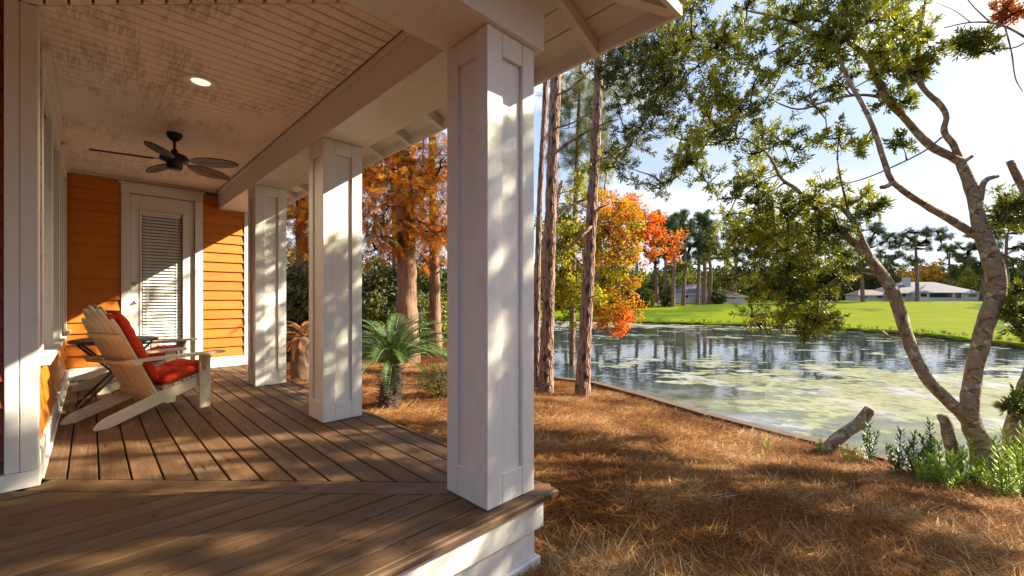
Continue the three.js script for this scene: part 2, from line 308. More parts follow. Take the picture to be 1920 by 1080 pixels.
// twigs that reach from the limbs to clumps of leaves; every new twig can carry the next
function foliage(tree, nodes, clumps, { seed, leaf, leafM = M.leaf, colors, twigs = 6, leaves = 5, size = [0.8, 1.3], up = 0.35, sag = 0.06, thin = 0.004, twigM = M.twig, name = 'crown', droop = 0 }) {
  const r = rng(seed), pts = nodes.slice(), G = [], list = [];
  const near = (c) => { let b = null, bd = 1e9; for (const p of pts) { const d = p.distanceToSquared(c); if (d < bd) { bd = d; b = p; } } return [b, Math.sqrt(bd)]; };
  const order = clumps.map((k) => [near(k.c)[1], k]).sort((a, b) => a[0] - b[0]);
  for (const [, k] of order) {
    const [p, d] = near(k.c);
    if (d > 0.05) {
      const m = p.clone().lerp(k.c, 0.5).add(rdir(r).multiplyScalar(d * 0.1)).add(V(0, d * sag, 0)), q = p.clone().lerp(k.c, 0.25).add(rdir(r).multiplyScalar(d * 0.05)).add(V(0, d * sag * 0.6, 0)), R = thin * (1 + 1.6 * Math.min(d, 3));
      G.push(limb([p, q, m, k.c], [R * 1.5, R, thin], { seg: 5, step: Math.max(0.15, d / 7), bump: 0 }));
      pts.push(m, k.c, p.clone().lerp(k.c, 0.75));
    }
    const nt = Math.round(twigs * (k.k ?? 1));
    for (let i = 0; i < nt; i++) {
      const dir = rdir(r); dir.y = dir.y * (k.flat ?? 0.8) + up * 0.3 - droop * 0.3; const e = k.c.clone().addScaledVector(dir, k.r * (0.55 + 0.5 * r()));
      const mid = k.c.clone().lerp(e, 0.5).add(rdir(r).multiplyScalar(k.r * 0.12));
      G.push(limb([k.c, mid, e], [thin, thin * 0.5], { seg: 4, step: k.r * 0.35, bump: 0, cap: false }));
      for (let j = 0; j < leaves; j++) {
        const t = 1 - 0.75 * Math.pow(r(), 1.5) * (j ? 1 : 0), b = t > 0.5 ? mid.clone().lerp(e, t * 2 - 1) : k.c.clone().lerp(mid, t * 2), od = dir.clone().normalize().multiplyScalar(0.6).add(rdir(r).multiplyScalar(0.9)); od.y += up - droop; od.normalize();
        const col = (k.colors ?? colors)[Math.floor(r() * (k.colors ?? colors).length)], v = 0.75 + 0.5 * r();
        list.push([b, od, lerp(size[0], size[1], r()), rgb(col[0] * v, col[1] * v, col[2] * v)]);
      }
    }
  }
  if (G.length) joined(tree, 'branches', G, twigM, 'stuff');
  copies(tree, name, leaf, leafM, list);
}

// ---------------------------------------------------------------- ground, lawn, pond
const WATER = -1.05;
const SHORE = [[8.15, -5.7], [7.68, -4.02], [7.24, -2.76], [6.92, -1.43], [6.75, -0.5], [6.69, 0.1], [6.5, 2], [6.3, 6], [6.5, 16], [13, 17], [20, 13], [25, 6], [28.5, 2.3], [31.5, 0.4], [34.8, -1.8], [36.4, -5.05], [36.6, -11.1], [34.7, -20.2], [32.4, -26.4], [24, -42], [10, -58], [-15, -60], [-15, -38], [3, -33], [11, -27], [14, -19], [13, -14.5], [10.2, -11], [8.5, -8.6], [7.95, -6.7]];
const FAR_FROM = 10, FAR_TO = 20;       // these edges of the shore belong to the lawn
function shore(x, z) {                  // signed distance (outside > 0) and nearest edge
  let best = 1e9, at_ = 0, inside = false;
  for (let i = 0, n = SHORE.length; i < n; i++) {
    const [ax, az] = SHORE[i], [bx, bz] = SHORE[(i + 1) % n], ex = bx - ax, ez = bz - az, t = clamp(((x - ax) * ex + (z - az) * ez) / (ex * ex + ez * ez), 0, 1), d = Math.hypot(ax + ex * t - x, az + ez * t - z);
    if (d < best) { best = d; at_ = i; }
    if ((az > z) !== (bz > z) && x < ax + (z - az) / (bz - az) * ex) inside = !inside;
  }
  return [inside ? -best : best, at_];
}
const isLawn = (e) => e >= FAR_FROM && e <= FAR_TO;
function groundY(x, z, s = shore(x, z)) {
  const [d, e] = s, far = isLawn(e);
  let y = far ? lerp(-0.86, 0.62, sstep(d, 2, 75)) + 0.25 * sstep(d, 0, 10) * fbm2(x * 0.02, z * 0.02, 3) - 0.25 * sstep(d, 110, 200) : -0.48 - 0.38 * sstep(x, 2.6, 7.2) - 0.35 * sstep(-z, 8, 20) + 0.035 * fbm2(x * 0.5, z * 0.5, 4) * sstep(d, 0, 0.6) + 0.02 * fbm2(x * 2.2, z * 2.2, 3);
  if (d < 0.05) y = lerp(y, -2.2, sstep(-d, -0.05, 0.3));
  return y;
}
{
  const A = 540, rs = [0.25]; while (rs.at(-1) < 1200) rs.push(rs.at(-1) * 1.03);
  const near = { p: [], u: [], i: [], m: new Map() }, far = { p: [], u: [], i: [], m: new Map() };
  const grid = rs.map((r) => Array.from({ length: A }, (_, k) => { const a = k / A * 2 * Math.PI, x = r * Math.cos(a), z = r * Math.sin(a), s = shore(x, z); return { x, z, y: r > 260 ? 0.3 : groundY(x, z, s), far: isLawn(s[1]) }; }));
  const idx = (w, i, j) => { const k = i * A + j; if (!w.m.has(k)) { const q = grid[i][j]; w.m.set(k, w.p.length / 3); w.p.push(q.x, q.y, q.z); w.u.push(q.x, q.z); } return w.m.get(k); };
  for (let i = 0; i + 1 < rs.length; i++) for (let j = 0; j < A; j++) { const k = (j + 1) % A, w = grid[i][j].far ? far : near; w.i.push(idx(w, i, j), idx(w, i, k), idx(w, i + 1, j), idx(w, i, k), idx(w, i + 1, k), idx(w, i + 1, j)); }
  for (const [w, name, m] of [[near, 'pine_straw_ground', M.straw], [far, 'lawn', M.lawn]]) {
    const g = new THREE.BufferGeometry(); g.setAttribute('position', new THREE.Float32BufferAttribute(w.p, 3)); g.setAttribute('uv', new THREE.Float32BufferAttribute(w.u, 2)); g.setIndex(w.i); g.computeVertexNormals();
    setting(name, g, m);
  }
}
{ // bare earth where the lawn breaks off at the water
  const g = new GB('x'); for (let i = FAR_FROM; i < FAR_TO; i++) { const [ax, az] = SHORE[i], [bx, bz] = SHORE[i + 1], n = Math.ceil(Math.hypot(bx - ax, bz - az) / 0.6); for (let k = 0; k < n; k++) { const q = (t) => { const x = lerp(ax, bx, t), z = lerp(az, bz, t), w = 0.25 * fbm2(x * 0.8, z * 0.8, 3); return [x + w, z + w]; }, a = q(k / n), b = q((k + 1) / n), h = (p) => -0.93 + 0.16 * fbm2(p[0] * 0.9, p[1] * 0.9, 3); g.quad(V(a[0], -1.4, a[1]), V(b[0], -1.4, b[1]), V(b[0], h(b), b[1]), V(a[0], h(a), a[1])); } }
  setting('earth_bank', g.geo(), mat({ color: rgb(0.05, 0.042, 0.02), roughness: 1 }));
}
{ // pond water, and an algae film with sky reflection painted into the near part
  const sh = new THREE.Shape(SHORE.map(([x, z]) => new THREE.Vector2(x, -z))), lay = (y) => { const g = new THREE.ShapeGeometry(sh); g.rotateX(-Math.PI / 2); g.translate(0, y, 0); return g; };
  setting('pond_water', lay(WATER), mat({ phys: 1, color: rgb(0.025, 0.034, 0.036), roughness: 0.03, ior: 1.33, bumpMap: rippleBump, bumpScale: 0.006 }));
  const S = 1024, X0 = 6, X1 = 38, Z0 = -34, Z1 = 16, stretch = (x, z) => { const a = x * FWD.x + z * FWD.z, b = x * RIGHT.x + z * RIGHT.z; return [a, b]; };
  const cover = (u, v) => {
    const x = lerp(X0, X1, u), z = lerp(Z0, Z1, v), [a, b] = stretch(x, z), w = 0.8 * fbm2(x * 0.3, z * 0.3, 3);
    const c = 0.9 * fbm2(a * 0.42 + w, b * 0.13 + 4, 4) + 0.4 * fbm2(a * 1.6, b * 0.5, 4) + 0.22 * fbm2(x * 3.1, z * 3.1, 3);
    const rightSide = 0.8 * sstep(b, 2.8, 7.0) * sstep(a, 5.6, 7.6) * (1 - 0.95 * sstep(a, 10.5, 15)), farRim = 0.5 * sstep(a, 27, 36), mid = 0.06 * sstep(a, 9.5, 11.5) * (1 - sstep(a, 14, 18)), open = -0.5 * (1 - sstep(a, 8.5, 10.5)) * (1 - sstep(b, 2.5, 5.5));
    const scumAndSky = 0.55 * (1 - sstep(a, 8.5, 12)) * (0.75 + 0.7 * fbm2(a * 0.9, b * 0.35, 4));  // pale near-shore film: thin scum plus painted-in reflection of the bright sky
    return Math.max(sstep(c + rightSide + farRim + mid + open, 0.34, 0.52) * 0.85, clamp(scumAndSky, 0, 0.75));
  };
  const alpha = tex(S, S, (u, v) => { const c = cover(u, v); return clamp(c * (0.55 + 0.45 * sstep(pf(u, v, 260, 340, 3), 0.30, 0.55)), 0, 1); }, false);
  const col = tex(S, S, (u, v) => { const x = lerp(X0, X1, u), z = lerp(Z0, Z1, v), k = sstep(fbm2(x * 0.35 + 9, z * 0.35, 4) + 0.5 * fbm2(x * 1.4, z * 1.4, 3) + 0.5 * (1 - sstep(x * RIGHT.x + z * RIGHT.z, 2.5, 6.5)), -0.1, 0.6); return mix3(mix3([0.43, 0.45, 0.31], [0.58, 0.585, 0.45], pf(u, v, 24, 40, 5)), [0.57, 0.59, 0.605], k * 0.9); }, true);  // cool grey tint near shore carries the sky reflection as colour
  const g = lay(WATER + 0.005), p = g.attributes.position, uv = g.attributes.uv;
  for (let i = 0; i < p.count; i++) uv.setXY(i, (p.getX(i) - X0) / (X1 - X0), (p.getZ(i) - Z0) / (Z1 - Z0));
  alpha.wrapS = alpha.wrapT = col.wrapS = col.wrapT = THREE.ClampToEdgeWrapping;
  setting('algae_and_sky_sheen', g, mat({ map: col, alphaMap: alpha, transparent: true, phys: 1, specularIntensity: 0.4, roughness: 0.6 }), 'stuff');
}

// ---------------------------------------------------------------- the house
const house = thing('house', 'orange clapboard house with white columned wraparound porch', 'house');
const R0 = rng(77), CEIL = 2.87, BEAM = 2.575, WX = -0.27, FZ = -8.36, CZ = -3.84;
function piece(parent, name, m, long, x0, x1, y0, y1, z0, z1, c = 0.003) { return mesh(parent, name, new GB(long, R0() * 9, R0() * 9).box(x0, x1, y0, y1, z0, z1, c).geo(), m); }

{ // deck: boards of the side porch along z, boards of the front porch along x, a mitre board between
  const deck = part(house, 'porch_deck'), A = [-0.23, -3.84], Q = [1.93, -1.64], dx = Q[0] - A[0], dz = Q[1] - A[1], l = Math.hypot(dx, dz), nx = dz / l, nz = -dx / l; // normal points to the far right
  const line = (off) => (x) => A[1] + off * nz * 1 + (x - (A[0] + off * nx)) * dz / dx, inner = line(0.083), outer = line(-0.083), gap = 0.010, dm = [M.deck, M.deck2, M.deck3];
  const board = (poly, long, k) => mesh(deck, 'deck_board', new GB(long, R0() * 3, R0()).plank(poly, -0.03, 0.0015 * (R0() - 0.5), 0.004).geo(), dm[Math.floor(R0() * 3)]);
  for (let x = -0.109 - 0.1443; x < 1.88; x += 0.1443) {
    const a = Math.max(x + gap / 2, -0.26), b = Math.min(x + 0.1443 - gap / 2, 1.925), ja = FZ + 0.01 + (R0() < 0.4 ? 1.4 + R0() * 2.2 : 0);
    if (b - a < 0.03) continue;
    const za = inner(a) - 0.004, zb = inner(b) - 0.004;
    if (ja > FZ + 1) { board([[a, FZ + 0.01], [b, FZ + 0.01], [b, ja - 0.002], [a, ja - 0.002]], 'z'); board([[a, ja + 0.002], [b, ja + 0.002], [b, zb], [a, za]], 'z'); }
    else board([[a, FZ + 0.01], [b, FZ + 0.01], [b, zb], [a, za]], 'z');
  }
  const xo = (z) => A[0] - 0.083 * nx + (z - A[1] + 0.083 * nz) * dx / dz;
  for (let z = -2.072 + 0.1455 * 3; z > -3.86; z -= 0.1455) {
    const b = Math.min(z - gap / 2, -1.652), a = Math.max(z - 0.1455 + gap / 2, -3.86);
    if (b - a < 0.03) continue;
    const xb = xo(b) - 0.004, xa = xo(a) - 0.004, j = -0.6 - R0() * 3.5;
    board([[j + 0.002, a], [xa, a], [xb, b], [j + 0.002, b]], 'x');
    board([[-6, a], [j - 0.002, a], [j - 0.002, b], [-6, b]], 'x');
  }
  const e = (p, off) => [p[0] + nx * off, p[1] + nz * off];
  mesh(deck, 'mitre_board', new GB('x', 1.2, 0.3).plank([e(A, 0.08), e(Q, 0.08), e(Q, -0.08), e(A, -0.08)], -0.03, 0, 0.004).geo(), M.deck2);
  mesh(deck, 'nosing', new GB('x', 0.3, 0.1).plank([[-6, -1.648], [1.93, -1.648], [1.965, -1.612], [-6, -1.612]], -0.034, -0.001, 0.008).geo(), M.deck);
  mesh(deck, 'nosing', new GB('z', 0.3, 0.1).plank([[1.93, -1.649], [1.966, -1.613], [1.966, -9], [1.93, -9]], -0.034, -0.001, 0.008).geo(), M.deck);
  const sk = part(house, 'porch_skirt');
  for (const [y0, y1, z, x] of [[-0.205, -0.036, -1.655, 1.885], [-0.40, -0.213, -1.69, 1.845], [-0.75, -0.375, -1.665, 1.87]]) {
    piece(sk, 'skirt_board', M.white, 'x', -6, x, y0, y1, z - 0.025, z, 0.005);
    piece(sk, 'skirt_board', M.white, 'z', x - 0.026, x - 0.001, y0, y1, -8.9, z - 0.026, 0.005);
  }
  piece(sk, 'joist_framing', M.soil, 'x', -6, 1.80, -0.75, -0.04, -9, -1.74, 0);
}
function column(z1) { // panelled square column; its near face is z = z1
  const c = part(house, 'porch_column'), x0 = 1.487, x1 = 1.85, z0 = z1 - 0.36, t = 0.022, st = 0.098, H = BEAM - 0.004, y0 = 0.003;
  piece(c, 'core', M.white, 'y', x0 + t, x1 - t, y0, H, z0 + t, z1 - t, 0);
  for (const [za, zb] of [[z1 - t, z1], [z0, z0 + t]]) {
    piece(c, 'stile', M.white, 'y', x0, x0 + st + 0.012, y0, H, za, zb, 0.003); piece(c, 'stile', M.white, 'y', x1 - st, x1, y0, H, za, zb, 0.003);
    piece(c, 'rail', M.white, 'x', x0 + st + 0.013, x1 - st - 0.001, y0, 0.165, za, zb - 0.001, 0.003); piece(c, 'rail', M.white, 'x', x0 + st + 0.013, x1 - st - 0.001, H - 0.13, H, za, zb - 0.001, 0.003);
  }
  for (const [xa, xb] of [[x0, x0 + t], [x1 - t, x1]]) {
    const a = z0 + t + 0.001, b = z1 - t - 0.001;
    piece(c, 'stile', M.white, 'y', xa, xb, y0, H, a, a + st - t, 0.002); piece(c, 'stile', M.white, 'y', xa, xb, y0, H, b - st + t, b, 0.002);
    piece(c, 'rail', M.white, 'z', xa + 0.001, xb - 0.001, y0, 0.175, a + st - t + 0.001, b - st + t - 0.001, 0.002); piece(c, 'rail', M.white, 'z', xa + 0.001, xb - 0.001, H - 0.13, H, a + st - t + 0.001, b - st + t - 0.001, 0.002);
  }
}
for (const z of [-1.70, -3.935, -6.17]) column(z);

{ // beams, ceiling and eaves
  const beam = part(house, 'porch_beam');
  piece(beam, 'beam_side', M.white, 'z', 1.478, 1.9, BEAM, 3.14, FZ + 0.002, -2.075, 0.004);
  piece(beam, 'beam_side', M.white, 'x', -6, 1.902, BEAM - 0.002, 3.14, -2.073, -1.665, 0.004);
  piece(beam, 'trim_strip', M.white, 'z', 1.452, 1.477, BEAM + 0.25, CEIL - 0.001, FZ + 0.03, -2.1, 0.004);
  piece(beam, 'trim_strip', M.white, 'x', -6, 1.45, BEAM + 0.25, CEIL - 0.001, -2.1, -2.075, 0.004);
  const ceil = part(house, 'porch_ceiling'), bw = 0.103, g = 0.011;
  // the mitre of the ceiling runs from the house corner to the beam corner
  const mz = (x) => -3.86 + (x + 0.27) * (1.76 / 1.75), mx = (z) => -0.27 + (z + 3.86) * (1.75 / 1.76);
  const cb = (poly) => { const gb = new GB('x'); gb.plank(poly.map(([x, z]) => [x, -z]), -CEIL - 0.018, -CEIL, 0.005); for (let i = 0; i < gb.p.length; i += 3) { gb.p[i + 1] *= -1; gb.p[i + 2] *= -1; gb.n[i + 1] *= -1; gb.n[i + 2] *= -1; gb.u[i / 3 * 2] = gb.p[i]; gb.u[i / 3 * 2 + 1] = gb.p[i + 2]; } return gb.geo(); };
  const flip = (geo, along) => { if (along) { const p = geo.attributes.position, u = geo.attributes.uv; for (let i = 0; i < p.count; i++) u.setXY(i, p.getZ(i), p.getX(i)); } return geo; };
  for (let z = FZ; z < -2.1; z += bw) {
    const a = z + g / 2, b = z + bw - g / 2, xa = Math.max(-0.3, mx(a)), xb = Math.max(-0.3, mx(b));
    if (xb > 1.42) break;
    mesh(ceil, 'ceiling_board', cb([[xa, a], [1.45, a], [1.45, b], [xb, b]]), M.ceiling);
  }
  for (let x = 1.45 - bw; x > -2.4; x -= bw) {
    const a = x + g / 2, b = x + bw - g / 2, za = a > -0.27 ? mz(a) + 0.006 : CZ, zb = b > -0.27 ? mz(b) + 0.006 : CZ;
    mesh(ceil, 'ceiling_board', flip(cb([[a, za], [b, zb], [b, -2.1], [a, -2.1]]), true), M.ceiling);
  }
  piece(ceil, 'ceiling_backing', M.soil, 'x', -6, 1.47, CEIL + 0.02, CEIL + 0.05, FZ, -2.08, 0);
  piece(ceil, 'ceiling_backing', M.white, 'x', -6, -2.42, CEIL, CEIL + 0.018, CZ, -2.1, 0);
  piece(ceil, 'crown_trim', M.white, 'x', WX, 1.45, CEIL - 0.035, CEIL - 0.001, FZ + 0.001, FZ + 0.03, 0.004);
  piece(ceil, 'crown_trim', M.white, 'z', WX + 0.02, WX + 0.045, CEIL - 0.03, CEIL - 0.001, FZ + 0.031, CZ, 0.004);

  const eave = part(house, 'eave'), EX = 2.5, EZ = -1.15, K = 0.43, ry = (d) => 2.815 + K * d;          // underside of the rafters at distance d from the fascia
  piece(eave, 'fascia', M.white, 'z', EX, EX + 0.03, 2.812, 2.98, -12, EZ + 0.03, 0.004);
  piece(eave, 'fascia', M.white, 'x', -6, EX - 0.001, 2.812, 2.98, EZ, EZ + 0.03, 0.004);
  piece(eave, 'drip_edge', M.white, 'z', EX + 0.031, EX + 0.055, 2.90, 2.985, -12, EZ + 0.055, 0.003);
  piece(eave, 'drip_edge', M.white, 'x', -6, EX + 0.03, 2.90, 2.985, EZ + 0.031, EZ + 0.055, 0.003);
  const sb = 0.148;
  for (let k = 0; k < 5; k++) {
    const d0 = k * sb + 0.003, d1 = Math.min((k + 1) * sb - 0.004, 0.66), y0 = ry(d0) + 0.10, y1 = ry(d1) + 0.10;
    mesh(eave, 'soffit_board', new GB('z', R0(), R0()).slab([V(EX - d0, y0, EZ - d0), V(EX - d1, y1, EZ - d1), V(EX - d1, y1, -12), V(EX - d0, y0, -12)], -0.018).geo(), M.white);
    mesh(eave, 'soffit_board', new GB('x', R0(), R0()).slab([V(EX - d0, y0, EZ - d0), V(EX - d1, y1, EZ - d1), V(-6, y1, EZ - d1), V(-6, y0, EZ - d0)], -0.018).geo(), M.white);
  }
  const raft = (p, q, h, w) => { const s = V(q.z - p.z, 0, -(q.x - p.x)).normalize().multiplyScalar(w / 2), U = V(0, h, 0), r = [p.clone().add(s), q.clone().add(s), q.clone().sub(s), p.clone().sub(s)]; return new GB('x', R0(), R0()).hexa([...r, ...r.map((v) => v.clone().add(U))]).geo(); };
  for (let z = -1.724; z > -11.5; z -= 0.61) mesh(eave, 'rafter_tail', raft(V(EX - 0.001, ry(0), z), V(1.88, ry(EX - 1.88), z), 0.098, 0.05), M.white);
  for (let x = 1.92; x > -5.8; x -= 0.61) mesh(eave, 'rafter_tail', raft(V(x, ry(0), EZ - 0.001), V(x, ry(0.53), EZ - 0.53), 0.098, 0.05), M.white);
  mesh(eave, 'hip_rafter', raft(V(EX - 0.004, ry(0) + 0.004, EZ - 0.004), V(1.86, ry(0.64) + 0.004, EZ - 0.64), 0.09, 0.07), M.white);
  const roof = part(house, 'roof'), RY = (d) => ry(d) + 0.125;
  const o = -0.06, top = 5.6;
  mesh(roof, 'roof_slope', new GB('z').slab([V(EX - o, RY(o), EZ - o), V(EX - top, RY(top), EZ - top), V(EX - top, RY(top), -13), V(EX - o, RY(o), -13)], -0.04).geo(), M.roof);
  mesh(roof, 'roof_slope', new GB('x').slab([V(EX - o, RY(o), EZ - o), V(EX - top, RY(top), EZ - top), V(-8, RY(top), EZ - top), V(-8, RY(o), EZ - o)], -0.04).geo(), M.roof);
  mesh(roof, 'roof_slope', new GB('x').slab([V(EX - top, RY(top) + 0.02, EZ - top), V(-8, RY(top) + 0.02, EZ - top), V(-8, RY(top) + 0.02, -13), V(EX - top, RY(top) + 0.02, -13)], -0.04).geo(), M.roof);
}

// clapboards: lower edge proud of the wall. dir 'x': wall faces +z at z = w; dir 'z': wall faces +x at x = w
const EXPO = 0.154;
function clap(parent, dir, a, b, w, y0, y1, mats = SIDING) {
  for (let y = 0.18 - EXPO; y < y1; y += EXPO) {
    const lo = Math.max(y, y0), hi = Math.min(y + EXPO + 0.012, y1); if (hi - lo < 0.015) continue;
    const th = (v) => 0.003 + 0.026 * (1 - (v - y) / (EXPO + 0.012)), P = (s, v, t) => (dir === 'x' ? V(s, v, w + t) : V(w + t, v, s));
    const g = new GB(dir, R0() * 5, R0() * 5).hexa([P(a, lo, 0), P(b, lo, 0), P(b, lo, th(lo)), P(a, lo, th(lo)), P(a, hi, 0), P(b, hi, 0), P(b, hi, th(hi)), P(a, hi, th(hi))]).geo();
    mesh(parent, 'clapboard', g, mats[R0() < 0.5 ? 0 : 1]);
  }
}
{ // end wall with the door
  const w = part(house, 'end_wall'), D0 = 0.305, D1 = 1.268, DT = 2.79;
  piece(w, 'sheathing', M.room, 'x', -0.45, D0 + 0.05, -0.05, 3.1, FZ - 0.12, FZ - 0.002, 0); piece(w, 'sheathing', M.room, 'x', D1 - 0.05, 1.94, -0.05, 3.1, FZ - 0.12, FZ - 0.002, 0); piece(w, 'sheathing', M.room, 'x', D0 + 0.051, D1 - 0.051, DT - 0.1, 3.1, FZ - 0.12, FZ - 0.002, 0);
  clap(w, 'x', WX + 0.02, D0 - 0.002, FZ, 0.172, CEIL); clap(w, 'x', D1 + 0.002, 1.842, FZ, 0.172, BEAM + 0.2); clap(w, 'x', D0 - 0.001, D1 + 0.001, FZ, DT + 0.02, CEIL);
  piece(w, 'baseboard', M.white, 'x', WX + 0.05, D0 - 0.003, 0.002, 0.17, FZ + 0.001, FZ + 0.036, 0.004); piece(w, 'baseboard', M.white, 'x', D1 + 0.003, 1.841, 0.002, 0.17, FZ + 0.001, FZ + 0.036, 0.004);
  piece(w, 'corner_board', M.white, 'y', 1.843, 1.955, 0.002, 2.9, FZ - 0.1, FZ + 0.036, 0.004);
  piece(w, 'wing_wall', M.orange, 'z', 1.90, 1.95, -0.05, 3.1, -12, FZ - 0.121, 0);
  piece(w, 'room_back', M.room, 'x', -0.45, 1.89, -0.05, 3.1, -11.2, -11.1, 0); piece(w, 'room_floor', M.room, 'x', -0.45, 1.89, -0.08, -0.02, -11.1, FZ - 0.13, 0); piece(w, 'room_ceiling', M.room, 'x', -0.45, 1.89, 2.95, 3.0, -11.1, FZ - 0.13, 0); piece(w, 'room_side', M.room, 'z', -0.5, -0.451, -0.05, 3.1, -11.2, FZ - 0.13, 0);
  const d = part(house, 'door'), z = FZ + 0.038;
  piece(d, 'casing', M.white, 'y', D0, D0 + 0.1, 0.003, DT - 0.131, FZ - 0.05, z, 0.004); piece(d, 'casing', M.white, 'y', D1 - 0.1, D1, 0.003, DT - 0.131, FZ - 0.05, z, 0.004);
  piece(d, 'casing', M.white, 'x', D0 - 0.004, D1 + 0.004, DT - 0.13, DT, FZ - 0.05, z + 0.004, 0.004); piece(d, 'drip_cap', M.white, 'x', D0 - 0.03, D1 + 0.03, DT + 0.001, DT + 0.02, FZ, z + 0.03, 0.003);
  piece(d, 'threshold', M.metal, 'x', D0 + 0.1, D1 - 0.1, 0.003, 0.03, FZ - 0.08, z, 0.004);
  const a = D0 + 0.105, b = D1 - 0.105, g0 = 0.535, g1 = 1.018, gy0 = 0.30, gy1 = 2.43, zf = FZ - 0.005, zb = FZ - 0.045;
  piece(d, 'slab', M.white, 'y', a, g0 - 0.012, 0.035, DT - 0.14, zb, zf, 0.003); piece(d, 'slab', M.white, 'y', g1 + 0.012, b, 0.035, DT - 0.14, zb, zf, 0.003);
  piece(d, 'slab', M.white, 'x', g0 - 0.011, g1 + 0.011, 0.035, gy0 - 0.012, zb, zf, 0.003); piece(d, 'slab', M.white, 'x', g0 - 0.011, g1 + 0.011, gy1 + 0.012, DT - 0.14, zb, zf, 0.003);
  for (const [x0, x1, y0, y1] of [[g0 - 0.025, g0, gy0 - 0.025, gy1 + 0.025], [g1, g1 + 0.025, gy0 - 0.025, gy1 + 0.025], [g0 + 0.001, g1 - 0.001, gy0 - 0.025, gy0], [g0 + 0.001, g1 - 0.001, gy1, gy1 + 0.025]]) piece(d, 'glazing_bead', M.white, 'y', x0, x1, y0, y1, zf - 0.02, zf + 0.012, 0.003);
  piece(d, 'pane', M.glass, 'y', g0 - 0.01, g1 + 0.01, gy0 - 0.01, gy1 + 0.01, zf - 0.012, zf - 0.0115, 0);
  const n = 44;
  for (let i = 0; i < n; i++) { const y = lerp(gy0 + 0.03, gy1 - 0.06, i / (n - 1)), t = 0.017; mesh(d, 'blind_slat', new GB('x').hexa([V(g0 + 0.012, y - t, zf - 0.034), V(g1 - 0.012, y - t, zf - 0.034), V(g1 - 0.012, y + t, zf - 0.058), V(g0 + 0.012, y + t, zf - 0.058), V(g0 + 0.012, y - t + 0.002, zf - 0.034), V(g1 - 0.012, y - t + 0.002, zf - 0.034), V(g1 - 0.012, y + t + 0.002, zf - 0.058), V(g0 + 0.012, y + t + 0.002, zf - 0.058)]).geo(), M.blind); }
  piece(d, 'blind_headrail', M.blind, 'x', g0 + 0.005, g1 - 0.005, gy1 - 0.04, gy1 - 0.002, zf - 0.06, zf - 0.025, 0.003);
  for (const x of [g0 + 0.07, g1 - 0.07]) piece(d, 'blind_tape', M.blind, 'y', x - 0.004, x + 0.004, gy0 + 0.02, gy1 - 0.042, zf - 0.032, zf - 0.030, 0);
  const rose = new THREE.CylinderGeometry(0.028, 0.032, 0.012, 20).rotateX(Math.PI / 2), knob = new THREE.LatheGeometry([[0.001, 0.062], [0.02, 0.06], [0.028, 0.047], [0.024, 0.034], [0.012, 0.024], [0.011, 0.0]].map(([r, y]) => new THREE.Vector2(r, y)), 20).rotateX(Math.PI / 2);
  const k = mesh(d, 'knob', mergeGeometries([rose.toNonIndexed(), knob.toNonIndexed()]), M.metal); k.position.set(0.452, 1.06, zf + 0.006);
  const dead = mesh(d, 'deadbolt', rose, M.metal); dead.position.set(0.452, 1.345, zf + 0.006);
}
